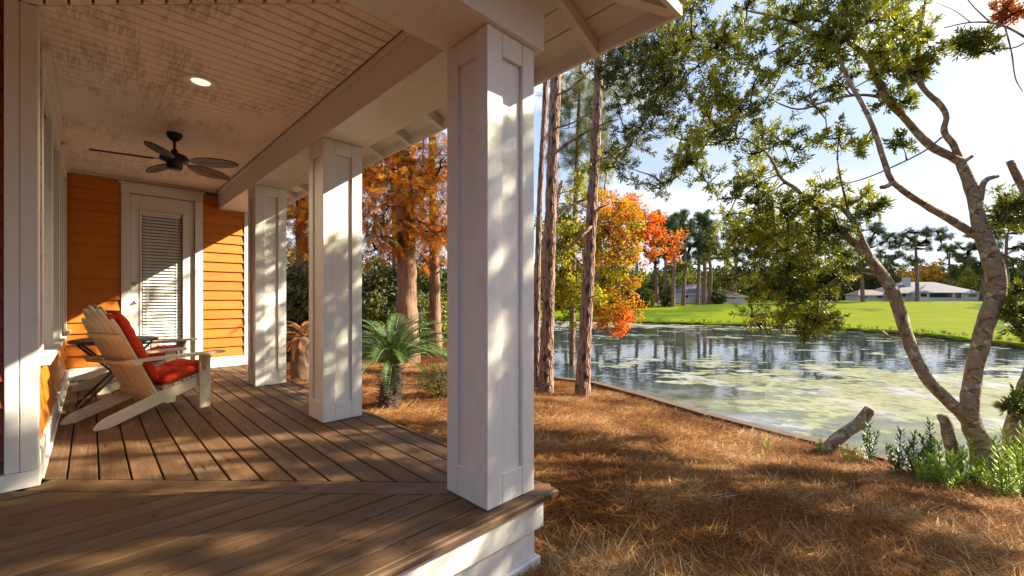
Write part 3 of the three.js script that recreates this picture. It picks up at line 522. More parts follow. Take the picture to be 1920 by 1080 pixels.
{ // side wall of the house with two window units, and the corner by the front wall
  const w = part(house, 'side_wall'), x0 = WX - 0.12, U = [[-6.5, -4.4], [-8.2, -6.95]], SY = 0.70, HY = 2.66;
  const solid = (z0, z1, y0, y1) => piece(w, 'sheathing', M.room, 'z', x0, WX - 0.002, y0, y1, z0, z1, 0);
  solid(FZ, CZ - 0.13, -0.05, SY); solid(FZ, CZ - 0.13, HY + 0.001, 3.1); solid(-4.39, CZ - 0.13, SY + 0.001, HY); solid(-6.94, -6.51, SY + 0.001, HY); solid(FZ, -8.21, SY + 0.001, HY);
  clap(w, 'z', FZ + 0.02, CZ - 0.1, WX, 0.172, SY - 0.04); clap(w, 'z', -4.31, CZ - 0.1, WX, SY - 0.04, CEIL); clap(w, 'z', -6.86, -6.59, WX, SY - 0.04, CEIL);
  piece(w, 'baseboard', M.white, 'z', WX + 0.001, WX + 0.045, 0.002, 0.17, FZ + 0.026, CZ - 0.1, 0.004); piece(w, 'shoe_moulding', M.white, 'z', WX + 0.046, WX + 0.062, 0.002, 0.024, FZ + 0.026, CZ - 0.1, 0.004);
  piece(w, 'corner_board', M.white, 'y', WX - 0.09, WX - 0.031, 0.1, 2.868, CZ, CZ + 0.024, 0.004); piece(w, 'corner_board', M.white, 'y', WX - 0.03, WX + 0.045, 0.1, 2.868, CZ - 0.09, CZ + 0.026, 0.004);
  piece(w, 'plinth', M.white, 'x', WX - 0.12, WX + 0.052, 0.002, 0.098, CZ - 0.095, CZ + 0.034, 0.004);
  for (const [a, b] of U) {
    const win = part(house, 'window'), xo = WX + 0.036;
    piece(win, 'casing', M.white, 'y', WX - 0.1, xo, SY + 0.001, HY, b, b + 0.08, 0.004); piece(win, 'casing', M.white, 'y', WX - 0.1, xo, SY + 0.001, HY, a - 0.08, a, 0.004);
    piece(win, 'head_casing', M.white, 'z', WX - 0.1, xo, HY + 0.001, HY + 0.15, a - 0.08, b + 0.08, 0.004); piece(win, 'head_crown', M.white, 'z', WX - 0.02, WX + 0.07, HY + 0.151, HY + 0.18, a - 0.11, b + 0.11, 0.004);
    piece(win, 'sill', M.white, 'z', WX - 0.1, WX + 0.072, SY - 0.035, SY, a - 0.11, b + 0.11, 0.006);
    const m = (a + b) / 2; piece(win, 'mullion', M.white, 'y', WX - 0.1, xo - 0.004, SY + 0.001, HY, m - 0.05, m + 0.05, 0.004);
    for (const [p, q] of [[a, m - 0.05], [m + 0.05, b]]) for (const [y0, y1, xi] of [[SY + 0.002, 1.62, -0.04], [1.6, HY - 0.001, -0.075]]) {
      const s = 0.045, xa = WX + xi - 0.03, xb = WX + xi;
      piece(win, 'sash', M.white, 'y', xa, xb, y0, y1, p + 0.001, p + s, 0.003); piece(win, 'sash', M.white, 'y', xa, xb, y0, y1, q - s, q - 0.001, 0.003); piece(win, 'sash', M.white, 'z', xa, xb, y0, y0 + s, p + s + 0.001, q - s - 0.001, 0.003); piece(win, 'sash', M.white, 'z', xa, xb, y1 - s, y1, p + s + 0.001, q - s - 0.001, 0.003);
      piece(win, 'pane', M.glass, 'z', xa + 0.014, xa + 0.0145, y0 + 0.03, y1 - 0.03, p + 0.03, q - 0.03, 0);
    }
  }
  const f = part(house, 'front_wall');
  piece(f, 'sheathing', M.room, 'x', -6, WX - 0.002, -0.05, 3.1, CZ - 0.12, CZ - 0.02, 0);
  clap(f, 'x', -6, WX - 0.093, CZ - 0.012, 0.172, CEIL, [M.rust, M.rust]); piece(f, 'baseboard', M.white, 'x', -6, WX - 0.121, 0.002, 0.17, CZ - 0.011, CZ + 0.012, 0.004);  // clapboards coloured dark in place of deep porch shade
  piece(f, 'room_wall', M.room, 'z', -4, -3.9, -0.05, 3.1, FZ, CZ - 0.13, 0); piece(f, 'room_floor', M.room, 'x', -3.9, x0, -0.08, -0.02, FZ, CZ - 0.13, 0); piece(f, 'room_back', M.room, 'x', -3.9, x0, -0.05, 3.1, FZ - 0.1, FZ - 0.001, 0);
}

// ---------------------------------------------------------------- things on the porch
{ // ceiling fan with leaf-shaped blades
  const fan = thing('ceiling_fan', 'dark bronze ceiling fan with five leaf-shaped woven blades above the porch', 'ceiling fan', V(0.63, CEIL, -5.75));
  const lathe = (name, prof) => mesh(fan, name, new THREE.LatheGeometry(prof.map(([r, y]) => new THREE.Vector2(r, y)), 32), M.fan);
  lathe('canopy', [[0.001, -0.085], [0.03, -0.08], [0.062, -0.045], [0.07, -0.012], [0.07, 0]]);
  lathe('downrod', [[0.013, -0.19], [0.013, -0.08]]); lathe('coupling', [[0.014, -0.165], [0.026, -0.175], [0.034, -0.205], [0.036, -0.215]]);
  lathe('motor', [[0.001, -0.21], [0.06, -0.212], [0.105, -0.23], [0.128, -0.262], [0.125, -0.285], [0.095, -0.305], [0.07, -0.31], [0.07, -0.365], [0.055, -0.385], [0.001, -0.39]].reverse());
  const bl = new THREE.Shape(); bl.moveTo(0, -0.028); bl.bezierCurveTo(0.08, -0.10, 0.26, -0.115, 0.38, -0.07); bl.quadraticCurveTo(0.46, -0.04, 0.48, 0); bl.quadraticCurveTo(0.46, 0.04, 0.38, 0.07); bl.bezierCurveTo(0.26, 0.115, 0.08, 0.10, 0, 0.028);
  const bg = new THREE.ExtrudeGeometry(bl, { depth: 0.006, bevelEnabled: true, bevelThickness: 0.002, bevelSize: 0.002, bevelSegments: 1, curveSegments: 14 }).rotateX(-Math.PI / 2);
  const rim = new THREE.TubeGeometry(new THREE.CatmullRomCurve3(bl.getPoints(14).map((p) => V(p.x, 0.003, p.y)), true), 60, 0.006, 5, true);
  const ribs = []; for (let i = 1; i < 22; i++) { const x = 0.48 * i / 22, hw = 0.098 * Math.pow(Math.sin(Math.PI * Math.min(1, (x + 0.05) / 0.57)), 0.7); ribs.push(new THREE.BoxGeometry(0.007, 0.012, hw * 1.9).translate(x, 0.003, 0)); }
  ribs.push(new THREE.BoxGeometry(0.47, 0.018, 0.012).translate(0.24, 0.003, 0));
  const rg = mergeGeometries(ribs), arm = mergeGeometries([new THREE.BoxGeometry(0.13, 0.008, 0.03).translate(0.03, 0.008, 0), new THREE.CylinderGeometry(0.035, 0.035, 0.008, 16).translate(0.09, 0.009, 0)]);
  for (let i = 0; i < 5; i++) {
    const b = part(fan, 'blade'), a = THREE.MathUtils.degToRad(4 + 72 * i), d = RIGHT.clone().multiplyScalar(Math.cos(a)).addScaledVector(FWD, Math.sin(a));
    mesh(b, 'blade_panel', bg, M.wicker); mesh(b, 'blade_rim', rim, M.fan); mesh(b, 'blade_ribs', rg, M.fan); const h = mesh(b, 'blade_iron', arm, M.fan); h.position.x = -0.06;
    b.rotation.order = 'YXZ'; b.rotation.y = Math.atan2(-d.z, d.x); b.rotation.x = THREE.MathUtils.degToRad(-13); b.rotation.z = -0.03; b.position.copy(d).multiplyScalar(0.17).add(V(0, -0.30, 0));
  }
  mesh(fan, 'pull_chain', mergeGeometries([new THREE.CylinderGeometry(0.0015, 0.0015, 0.2, 6).translate(0.04, -0.48, 0), new THREE.SphereGeometry(0.007, 8, 8).translate(0.04, -0.585, 0)]), M.metal);
}
{ // recessed light
  const l = thing('recessed_light', 'lit round recessed downlight with white trim in the porch ceiling', 'ceiling light', V(0.63, CEIL - 0.001, -4.22));
  mesh(l, 'trim_ring', new THREE.LatheGeometry([[0.066, 0.002], [0.068, -0.006], [0.095, -0.012], [0.12, -0.009], [0.124, -0.001]].map(([r, y]) => new THREE.Vector2(r, y)), 40), M.white);
  const e = mesh(l, 'lamp', new THREE.SphereGeometry(0.066, 24, 10, 0, 6.2832, Math.PI / 2, Math.PI / 2).scale(1, 0.25, 1), new THREE.MeshStandardMaterial({ color: rgb(0.8, 0.8, 0.75), emissive: rgb(1, 0.88, 0.68), emissiveIntensity: 0.32 }));
  e.position.y = -0.001;
  const s = new THREE.SpotLight(rgb(1, 0.82, 0.58), 1.2, 0, 1.2, 0.7); s.position.set(0.63, CEIL - 0.05, -4.22); s.target.position.set(0.63, 0, -4.22); s.shadow.radius = 2.5; s.castShadow = true; scene.add(s, s.target);
}
function shapeXY(f, th) { const s = new THREE.Shape(); f(s); const g = new THREE.ExtrudeGeometry(s, { depth: th - 0.004, bevelEnabled: true, bevelThickness: 0.002, bevelSize: 0.002, bevelSegments: 1, curveSegments: 8 }); g.translate(0, 0, -th / 2 + 0.002); return g; }
function adirondack(label, x, z, turn) {
  const c = thing('adirondack_chair', label, 'chair', V(x, 0.002, z), 'cream adirondack chairs on the porch'); c.rotation.y = turn;
  const add = (name, g, px = 0, py = 0, pz = 0) => { const m = mesh(c, name, g, M.cream); m.position.set(px, py, pz); return m; };
  const railG = shapeXY((s) => { s.moveTo(-0.12, 0.0); s.lineTo(-0.03, 0.0); s.lineTo(0.82, 0.265); s.lineTo(0.82, 0.36); s.lineTo(0.40, 0.245); s.lineTo(0.02, 0.115); s.quadraticCurveTo(-0.11, 0.08, -0.132, 0.012); s.lineTo(-0.12, 0); }, 0.024);
  const legG = shapeXY((s) => { s.moveTo(-0.052, 0); s.lineTo(0.052, 0); s.lineTo(0.052, 0.55); s.lineTo(-0.052, 0.55); s.lineTo(-0.052, 0); }, 0.024);
  const brG = shapeXY((s) => { s.moveTo(0, 0.165); s.lineTo(0.085, 0.165); s.lineTo(0.085, 0.15); s.quadraticCurveTo(0.03, 0.10, 0.02, 0); s.lineTo(0, 0); s.lineTo(0, 0.165); }, 0.024);
  const armG = new THREE.ExtrudeGeometry((() => { const s = new THREE.Shape(); s.moveTo(0.08, -0.045); s.lineTo(0.55, -0.065); s.lineTo(0.88, -0.07); s.quadraticCurveTo(0.94, -0.065, 0.94, 0); s.quadraticCurveTo(0.94, 0.065, 0.88, 0.07); s.lineTo(0.55, 0.06); s.lineTo(0.08, 0.035); s.lineTo(0.08, -0.045); return s; })(), { depth: 0.018, bevelEnabled: true, bevelThickness: 0.002, bevelSize: 0.002, bevelSegments: 1, curveSegments: 8 }).rotateX(-Math.PI / 2);
  for (const s of [-1, 1]) {
    add('side_rail', railG, 0, 0, s * 0.247); add('front_leg', legG, 0.765, 0, s * 0.273);
    const br = add('arm_bracket', brG, 0.765, 0.383, s * 0.286); br.rotation.y = s > 0 ? -Math.PI / 2 : Math.PI / 2;
    const ar = add('arm', armG, 0, 0.552, s * 0.305); if (s < 0) ar.scale.z = -1;
  }
  const lean = THREE.MathUtils.degToRad(25), L = [0.86, 0.955, 0.99, 0.955, 0.86];
  L.forEach((h, i) => { const k = i - 2, w = 0.0435, r = k * 0.3; const g = shapeXY((s) => { s.moveTo(-w, 0); s.lineTo(w, 0); s.lineTo(w, h - 0.05 - Math.max(0, k) * 0.025); s.quadraticCurveTo(w * 0.6, h, r * 0.02, h); s.quadraticCurveTo(-w * 0.6, h, -w, h - 0.05 + Math.min(0, k) * 0.025); s.lineTo(-w, 0); }, 0.018).rotateY(Math.PI / 2); const m = add('back_slat', g, 0.37, 0.16, -k * 0.102); m.rotation.z = lean; });
  const bx = (name, x0, x1, y0, y1, z0, z1, rot) => { const g = new GB('z', R0(), R0()).box(-(x1 - x0) / 2, (x1 - x0) / 2, -(y1 - y0) / 2, (y1 - y0) / 2, z0, z1, 0.003).geo(), m = add(name, g, (x0 + x1) / 2, (y0 + y1) / 2, 0); m.rotation.z = rot ?? 0; };
  bx('back_brace', 0.095, 0.165, 0.525, 0.55, -0.36, 0.36); bx('back_brace', 0.052, 0.077, 0.75, 0.805, -0.24, 0.24, lean); bx('back_brace', 0.30, 0.325, 0.20, 0.27, -0.235, 0.235, lean);
  for (let i = 0; i < 5; i++) { const x = 0.43 + i * 0.088; bx('seat_slat', x - 0.04, x + 0.04, 0.252 + (x - 0.4) * 0.27, 0.27 + (x - 0.4) * 0.27, -0.258, 0.258, 0.26); }
  bx('front_apron', 0.822, 0.84, 0.27, 0.36, -0.247, 0.247);
  return c;
}
const TURN = 0.44;
adirondack('nearest cream wooden adirondack chair, holding the fully visible red cushion', 0.03, -5.32, TURN);
adirondack('farther cream wooden adirondack chair, partly hidden behind the nearer one', 0.06, -7.2, TURN);
function pad(w, l, th, cols, rows, seed) {   // puffy tufted pad in the xz plane, centred, top up
  const N = 40, P = [], I = [], r = rng(seed), f = (u, v, s) => { const ed = Math.pow(Math.max(0, 1 - Math.pow(Math.abs(u), 6)), 0.4) * Math.pow(Math.max(0, 1 - Math.pow(Math.abs(v), 6)), 0.4), tu = 0.72 + 0.28 * Math.pow(Math.abs(Math.sin((u + 1) / 2 * Math.PI * cols) * Math.sin((v + 1) / 2 * Math.PI * rows)), 0.5); return s * th / 2 * ed * tu * (1 + 0.12 * n2(u * 3 + seed, v * 3)); };
  for (const s of [1, -1]) { const o = P.length / 3; for (let i = 0; i <= N; i++) for (let j = 0; j <= N; j++) { const u = i / N * 2 - 1, v = j / N * 2 - 1; P.push(u * w / 2, f(u, v, s), v * l / 2); } for (let i = 0; i < N; i++) for (let j = 0; j < N; j++) { const a = o + i * (N + 1) + j, b = a + N + 1; s > 0 ? I.push(a, a + 1, b, b, a + 1, b + 1) : I.push(a, b, a + 1, b, b + 1, a + 1); } }
  const g = new THREE.BufferGeometry(), uv = []; for (let i = 0; i < P.length; i += 3) uv.push(P[i], P[i + 2]);
  g.setAttribute('position', new THREE.Float32BufferAttribute(P, 3)); g.setAttribute('uv', new THREE.Float32BufferAttribute(uv, 2)); g.setIndex(I); g.computeVertexNormals(); return g;
}
function cushion(label, x, z) {
  const c = thing('chair_cushion', label, 'cushion', V(x, 0.002, z), 'red chair cushions'); c.rotation.y = TURN;
  const s = mesh(c, 'seat_pad', pad(0.46, 0.5, 0.12, 2, 2, 3), M.cushion); s.position.set(0.625, 0.38, 0); s.rotation.z = 0.24;
  const b = mesh(c, 'back_pad', pad(0.70, 0.48, 0.11, 3, 2, 5), M.cushion); b.position.set(0.215, 0.66, 0); b.rotation.z = -(Math.PI / 2 - THREE.MathUtils.degToRad(25)) + Math.PI;
}
cushion('red cushion on the nearest adirondack chair, seat sunlit to orange', 0.03, -5.32);
cushion('red cushion on the farther adirondack chair, mostly hidden', 0.06, -7.2);
{ // black folding table between the chairs
  const t = thing('folding_table', 'small black folding table with crossed legs between the two chairs', 'table', V(0.18, 0.002, -6.12));
  mesh(t, 'table_top', new THREE.LatheGeometry([[0.001, 0.70], [0.34, 0.70], [0.352, 0.693], [0.352, 0.676], [0.34, 0.67], [0.001, 0.67]].reverse().map(([r, y]) => new THREE.Vector2(r, y)), 40), M.black);
  for (const s of [-1, 1]) for (const d of [-1, 1]) { const a = V(-0.3 * d, 0.008, s * 0.22 + d * 0.012), b = V(0.28 * d, 0.672, s * 0.22 + d * 0.012); mesh(t, 'leg', new THREE.TubeGeometry(new THREE.LineCurve3(a, b), 1, 0.011, 8, false), M.black); }
  for (const d of [-1, 1]) mesh(t, 'stretcher', new THREE.TubeGeometry(new THREE.LineCurve3(V(-0.24 * d, 0.075, -0.232), V(-0.24 * d, 0.075, 0.232)), 1, 0.009, 8, false), M.black);
}

// ---------------------------------------------------------------- yard: straw, timber edging, log, plants
{ // loose pine needles lying on the ground
  const r = rng(5), gs = [1, 2, 3].map((s) => { const q = rng(s * 31), L = []; for (let i = 0; i < 26; i++) { const a = q() * 6.2832, d = V(Math.cos(a), (q() - 0.35) * 0.35, Math.sin(a)).normalize(), b = V((q() - 0.5) * 0.22, 0.004 + q() * 0.03, (q() - 0.5) * 0.22); L.push([b, d, V(-Math.sin(a), (q() - 0.5) * 1.2, Math.cos(a)).normalize(), 0.10 + 0.13 * q(), 0.0038]); } return blades(L, (q() - 0.3) * 0.3); });
  const lists = [[], [], []], cols = [[0.07, 0.028, 0.01], [0.12, 0.045, 0.013], [0.21, 0.078, 0.018], [0.29, 0.12, 0.032], [0.37, 0.20, 0.07], [0.52, 0.35, 0.17]];
  for (let i = 0; i < 46000; i++) {
    const depth = 2.1 + 11 * Math.pow(r(), 1.7), px = lerp(560, 1960, r()), p = at(px, 600, depth);
    if (p.x < 1.95 && p.z < -1.55) continue;
    const s = shore(p.x, p.z); if (s[0] < 0.13) continue;
    p.y = groundY(p.x, p.z, s) + 0.004; const c = cols[Math.floor(cols.length * clamp(r() * 0.6 + 0.55 * fbm2(p.x * 0.8, p.z * 0.8, 4) + 0.2, 0, 0.999))], k = 0.8 + 0.4 * r();
    lists[i % 3].push([p, V((r() - 0.5) * 0.25, 1, (r() - 0.5) * 0.25).normalize(), 0.7 + 0.7 * r(), rgb(c[0] * k, c[1] * k, c[2] * k)]);
  }
  const host = { position: V(0, 0, 0), add: (o) => scene.add(o) };
  lists.forEach((l, i) => copies(host, ['pine_needle_litter', 'pine_needle_litter_001', 'pine_needle_litter_002'][i], gs[i], M.needle, l));
  const leaves = []; for (let i = 0; i < 900; i++) { const depth = 2.2 + 7 * r(), p = at(lerp(1000, 1960, r()), 600, depth); if (p.x < 2.0) continue; const s = shore(p.x, p.z); if (s[0] < 0.1) continue; p.y = groundY(p.x, p.z, s) + 0.03; const k = 0.5 + 0.6 * r(); leaves.push([p, V(r() - 0.5, 0.5, r() - 0.5).normalize(), 0.6 + 0.6 * r(), rgb(0.5 * k, 0.34 * k, 0.2 * k)]); }
  copies(host, 'fallen_leaves', blades([[V(-0.03, 0, 0), V(1, 0.1, 0).normalize(), V(0, 0, 1), 0.07, 0.022]], 0.3), M.matte, leaves);
}
{ // fallen twigs on the straw
  const r = rng(15);
  [['pale broken stick lying in the straw nearest the deck corner', 1130, 1020, 0.3], ['short dry stick in the middle of the shaded straw', 1290, 876, 0.26], ['long dark branch lying in the shaded straw at right', 1730, 985, 0.5], ['thin dry twig in the sunny foreground straw', 1420, 1010, 0.28], ['thin dry twig in the straw below the seedlings', 1500, 905, 0.24]].forEach(([label, px, py, L]) => {
    const p = gnd(at(px, 800, 1.78 * FOCAL / (py - HORIZON))), a = (r() - 0.5) * 1.2, d = RIGHT.clone().multiplyScalar(Math.cos(a)).addScaledVector(FWD, Math.sin(a)), t = thing('fallen_twig', label, 'twig', p, 'twigs on the pine straw');
    mesh(t, 'stick', limb([V(0, 0.03, 0), d.clone().multiplyScalar(L * 0.5).add(V((r() - 0.5) * 0.05, 0.05, (r() - 0.5) * 0.05)), d.clone().multiplyScalar(L).add(V(0, 0.04, 0))], [0.009, 0.008, 0.005], { seg: 7, step: 0.05, bump: 0.12 }), label.startsWith('long') ? M.twig : M.myrtle);
  });
}
{ // timber edging along the near shore: butted planks with a cap
  const e = thing('timber_bulkhead', 'weathered timber edging plank along the near pond shore', 'edging');
  const run = [[6.3, 6], [6.5, 2], [6.69, 0.1], [6.75, -0.5], [6.92, -1.43], [7.24, -2.76], [7.68, -4.02], [8.15, -5.7], [7.95, -6.7], [8.5, -8.6], [10.2, -11]];
  for (let i = 0; i + 1 < run.length; i++) {
    const [ax, az] = run[i], [bx, bz] = run[i + 1], L = Math.hypot(bx - ax, bz - az), n = Math.max(1, Math.round(L / 1.9)), ux = (bx - ax) / L, uz = (bz - az) / L;
    for (let k = 0; k < n; k++) {
      const y = -0.77 + 0.01 * R0(), s = L * k / n + 0.004, t = L * (k + 1) / n - 0.004, o = (d, w) => [ax + ux * d - uz * w, az + uz * d + ux * w];
      mesh(e, 'plank', new GB(Math.abs(ux) > Math.abs(uz) ? 'x' : 'z', R0() * 3, R0()).plank([o(s, -0.1), o(t, -0.1), o(t, 0.1), o(s, 0.1)], -1.45, y, 0.012).geo(), M.timber);
    }
  }
}
function gnd(p) { p.y = groundY(p.x, p.z); return p; }
function stick(name, label, category, path, radii, m, opt = {}) { const t = thing(name, label, category, path[0].clone()); const g = limb(path, radii, { seg: 16, step: 0.05, bump: 0.09, freq: 6, ...opt }); g.translate(-path[0].x, -path[0].y, -path[0].z); mesh(t, 'trunk', g, m); return t; }
{ // the sawn-off trunk leaning over the water
  const b = gnd(at(1530, 856, 5.35)), t = stick('cut_trunk', 'sawn-off bare trunk leaning out over the edge of the pond', 'stump', [b.clone().add(V(-0.05, -0.12, 0)), at(1555, 838, 5.35), at(1583, 813, 5.33), at(1610, 795, 5.32), at(1632, 767, 5.3)], [0.095, 0.078, 0.07, 0.066, 0.063, 0.06], M.myrtle);
  const a = at(1615, 803, 5.3), g = limb([a, at(1626, 800, 5.28), at(1632, 798, 5.26)], [0.025, 0.018, 0.014], { seg: 8, step: 0.03 }); g.translate(-t.position.x, -t.position.y, -t.position.z); mesh(t, 'stub', g, M.myrtle);
}

// ---------------------------------------------------------------- the leaning tree on the right
const GREEN = [[0.19, 0.22, 0.024], [0.27, 0.29, 0.024], [0.12, 0.15, 0.022], [0.38, 0.39, 0.03], [0.08, 0.10, 0.02]], LITGREEN = [[0.44, 0.45, 0.03], [0.54, 0.53, 0.035], [0.33, 0.36, 0.028], [0.18, 0.21, 0.024]];
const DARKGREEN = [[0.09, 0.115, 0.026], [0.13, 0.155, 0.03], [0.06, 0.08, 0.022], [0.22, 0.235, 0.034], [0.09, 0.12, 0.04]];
const ros = rosette(3, 9, 0.068, 0.019), ros2 = rosette(8, 8, 0.085, 0.02);
function stems(tree, list, m, opt) { const nodes = []; for (const [pts, rad] of list) { const g = limb(pts, rad, { seg: 14, step: 0.07, bump: 0.1, freq: 5, ...opt }); const nm = nodes.length ? 'limb' : 'trunk'; joined(tree, nm, [g], m); const c = new THREE.CatmullRomCurve3(pts); for (let i = 0; i <= 12; i++) nodes.push(c.getPoint(i / 12)); } return nodes; }
const slim = (l, k) => l.map(([p, r]) => [p, r.map((v) => v * k)]);
function scatterClumps(ells, seed) { // [px, py, rx, ry, depth0, depth1, n, r, colors]
  const r = rng(seed), out = [];
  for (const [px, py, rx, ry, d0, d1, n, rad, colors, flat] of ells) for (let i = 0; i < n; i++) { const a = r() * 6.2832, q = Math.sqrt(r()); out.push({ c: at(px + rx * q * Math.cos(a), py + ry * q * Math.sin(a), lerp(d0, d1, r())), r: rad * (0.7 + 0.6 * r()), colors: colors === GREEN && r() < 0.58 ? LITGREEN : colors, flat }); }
  return out;
}
{
  const D = 4.6, base = gnd(at(1862, 905, D)), t = thing('myrtle_tree', 'leaning two-stemmed evergreen tree with spreading branches at the pond edge', 'tree', base);
  const P = (...q) => q.map(([x, y, d]) => at(x, y, d ?? D));
  const nodes = stems(t, slim([
    [[base.clone().add(V(0.06, -0.15, 0.03)), ...P([1850, 868], [1836, 828], [1822, 796], [1817, 770], [1822, 730], [1827, 690], [1838, 645], [1854, 590], [1868, 545], [1866, 505], [1850, 460, 4.65], [1836, 420, 4.7], [1826, 370, 4.75], [1812, 330, 4.8], [1800, 300, 4.85])], [0.22, 0.145, 0.115, 0.105, 0.10, 0.092, 0.09, 0.092, 0.10, 0.105, 0.10, 0.082, 0.075, 0.066, 0.06]],
    [P([1822, 798], [1800, 772], [1772, 746, 4.62], [1742, 715, 4.66], [1715, 668, 4.72], [1693, 605, 4.8], [1676, 552, 4.85], [1652, 512, 4.9], [1630, 485, 4.95]), [0.085, 0.078, 0.075, 0.072, 0.07, 0.072, 0.075, 0.07, 0.062]],
    [P([1632, 488, 4.95], [1598, 452, 5.0], [1563, 420, 5.1], [1528, 388, 5.2], [1490, 352, 5.3], [1467, 337, 5.35], [1440, 290, 5.5], [1400, 262, 5.6]), [0.055, 0.05, 0.047, 0.04, 0.03, 0.024, 0.018, 0.012]],
    [P([1632, 486, 4.95], [1612, 440, 4.95], [1592, 404, 5.0], [1572, 388, 5.05], [1548, 382, 5.1], [1515, 372, 5.2]), [0.045, 0.04, 0.034, 0.026, 0.02, 0.014]],
    [P([1592, 404, 5.0], [1586, 375, 4.95], [1577, 340, 4.9], [1570, 300, 4.9]), [0.022, 0.018, 0.013, 0.008]],
    [P([1846, 450, 4.68], [1812, 430, 4.65], [1770, 405, 4.6], [1725, 378, 4.55], [1690, 354, 4.5], [1672, 338, 4.5], [1657, 300, 4.5], [1643, 255, 4.5], [1622, 205, 4.55], [1592, 152, 4.6], [1568, 95, 4.7], [1540, 40, 4.8]), [0.058, 0.05, 0.046, 0.042, 0.04, 0.036, 0.033, 0.03, 0.027, 0.024, 0.02, 0.015]],
    [P([1802, 304, 4.85], [1782, 293, 4.85], [1748, 276, 4.85], [1722, 250, 4.85], [1690, 214, 4.9], [1664, 186, 4.9], [1645, 150, 4.95], [1628, 110, 5.0], [1598, 84, 5.0], [1560, 72, 5.1], [1510, 55, 5.2], [1463, 33, 5.4], [1400, 20, 5.6]), [0.06, 0.055, 0.052, 0.048, 0.046, 0.045, 0.042, 0.038, 0.034, 0.028, 0.024, 0.02, 0.015]],
    [P([1800, 302, 4.85], [1788, 272, 4.85], [1770, 245, 4.82], [1775, 218, 4.8], [1762, 195, 4.8], [1740, 175, 4.8], [1722, 148, 4.8], [1722, 100, 4.8], [1725, 55, 4.8], [1735, 0, 4.85], [1740, -60, 4.9]), [0.045, 0.04, 0.036, 0.035, 0.034, 0.032, 0.03, 0.028, 0.025, 0.02, 0.016]],
    [P([1598, 84, 5.0], [1612, 40, 4.95], [1622, -10, 4.9], [1630, -60, 4.9]), [0.03, 0.024, 0.018, 0.012]],
    [P([1640, 515, 4.9], [1605, 512, 4.9], [1572, 520, 4.9], [1545, 542, 4.9], [1530, 575, 4.9]), [0.018, 0.014, 0.011, 0.008]],
    [P([1660, 184, 4.9], [1620, 178, 4.95], [1560, 186, 5.0], [1500, 205, 5.2], [1450, 190, 5.4]), [0.022, 0.017, 0.014, 0.01]],
    [P([1720, 150, 4.8], [1690, 132, 4.8], [1650, 140, 4.8], [1600, 165, 4.85]), [0.018, 0.012, 0.008]],
    [P([1765, 258, 4.82], [1735, 282, 4.8], [1680, 310, 4.8], [1620, 335, 4.9], [1560, 350, 5.0]), [0.013, 0.01, 0.007]],
    [P([1836, 380, 4.72], [1846, 340, 4.7], [1870, 330, 4.7]), [0.04, 0.032, 0.026]],
    [P([1664, 630, 4.72], [1655, 622, 4.7]), [0.02, 0.015]],
    [P([1675, 341, 4.5], [1662, 350, 4.48], [1652, 351, 4.47]), [0.032, 0.026, 0.022]],
    [P([1800, 303, 4.85], [1814, 299, 4.8], [1824, 292, 4.77]), [0.03, 0.024, 0.02]],
  ], 0.8), M.myrtle);
  const G = GREEN, DG = DARKGREEN;
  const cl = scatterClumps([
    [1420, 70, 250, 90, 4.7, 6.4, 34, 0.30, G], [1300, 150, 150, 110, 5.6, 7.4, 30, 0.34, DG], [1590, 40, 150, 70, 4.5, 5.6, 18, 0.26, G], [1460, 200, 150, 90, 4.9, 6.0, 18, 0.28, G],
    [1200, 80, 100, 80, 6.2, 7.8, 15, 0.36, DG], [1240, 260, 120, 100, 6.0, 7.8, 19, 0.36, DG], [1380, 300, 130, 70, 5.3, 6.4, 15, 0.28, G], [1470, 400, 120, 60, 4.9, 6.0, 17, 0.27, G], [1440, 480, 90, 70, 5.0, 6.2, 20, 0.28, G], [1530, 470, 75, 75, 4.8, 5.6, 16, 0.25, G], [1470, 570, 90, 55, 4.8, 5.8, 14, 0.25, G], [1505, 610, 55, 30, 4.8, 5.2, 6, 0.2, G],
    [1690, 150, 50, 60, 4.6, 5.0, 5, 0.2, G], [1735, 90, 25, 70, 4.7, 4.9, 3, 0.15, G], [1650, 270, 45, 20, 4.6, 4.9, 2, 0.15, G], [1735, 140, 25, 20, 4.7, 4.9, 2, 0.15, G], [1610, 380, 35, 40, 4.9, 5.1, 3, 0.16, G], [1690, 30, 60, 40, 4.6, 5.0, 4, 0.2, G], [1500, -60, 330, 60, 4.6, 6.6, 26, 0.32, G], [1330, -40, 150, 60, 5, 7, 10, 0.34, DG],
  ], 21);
  foliage(t, nodes, cl, { seed: 31, leaf: ros, colors: G, twigs: 9, leaves: 5, size: [0.6, 1.25], thin: 0.005 });
}
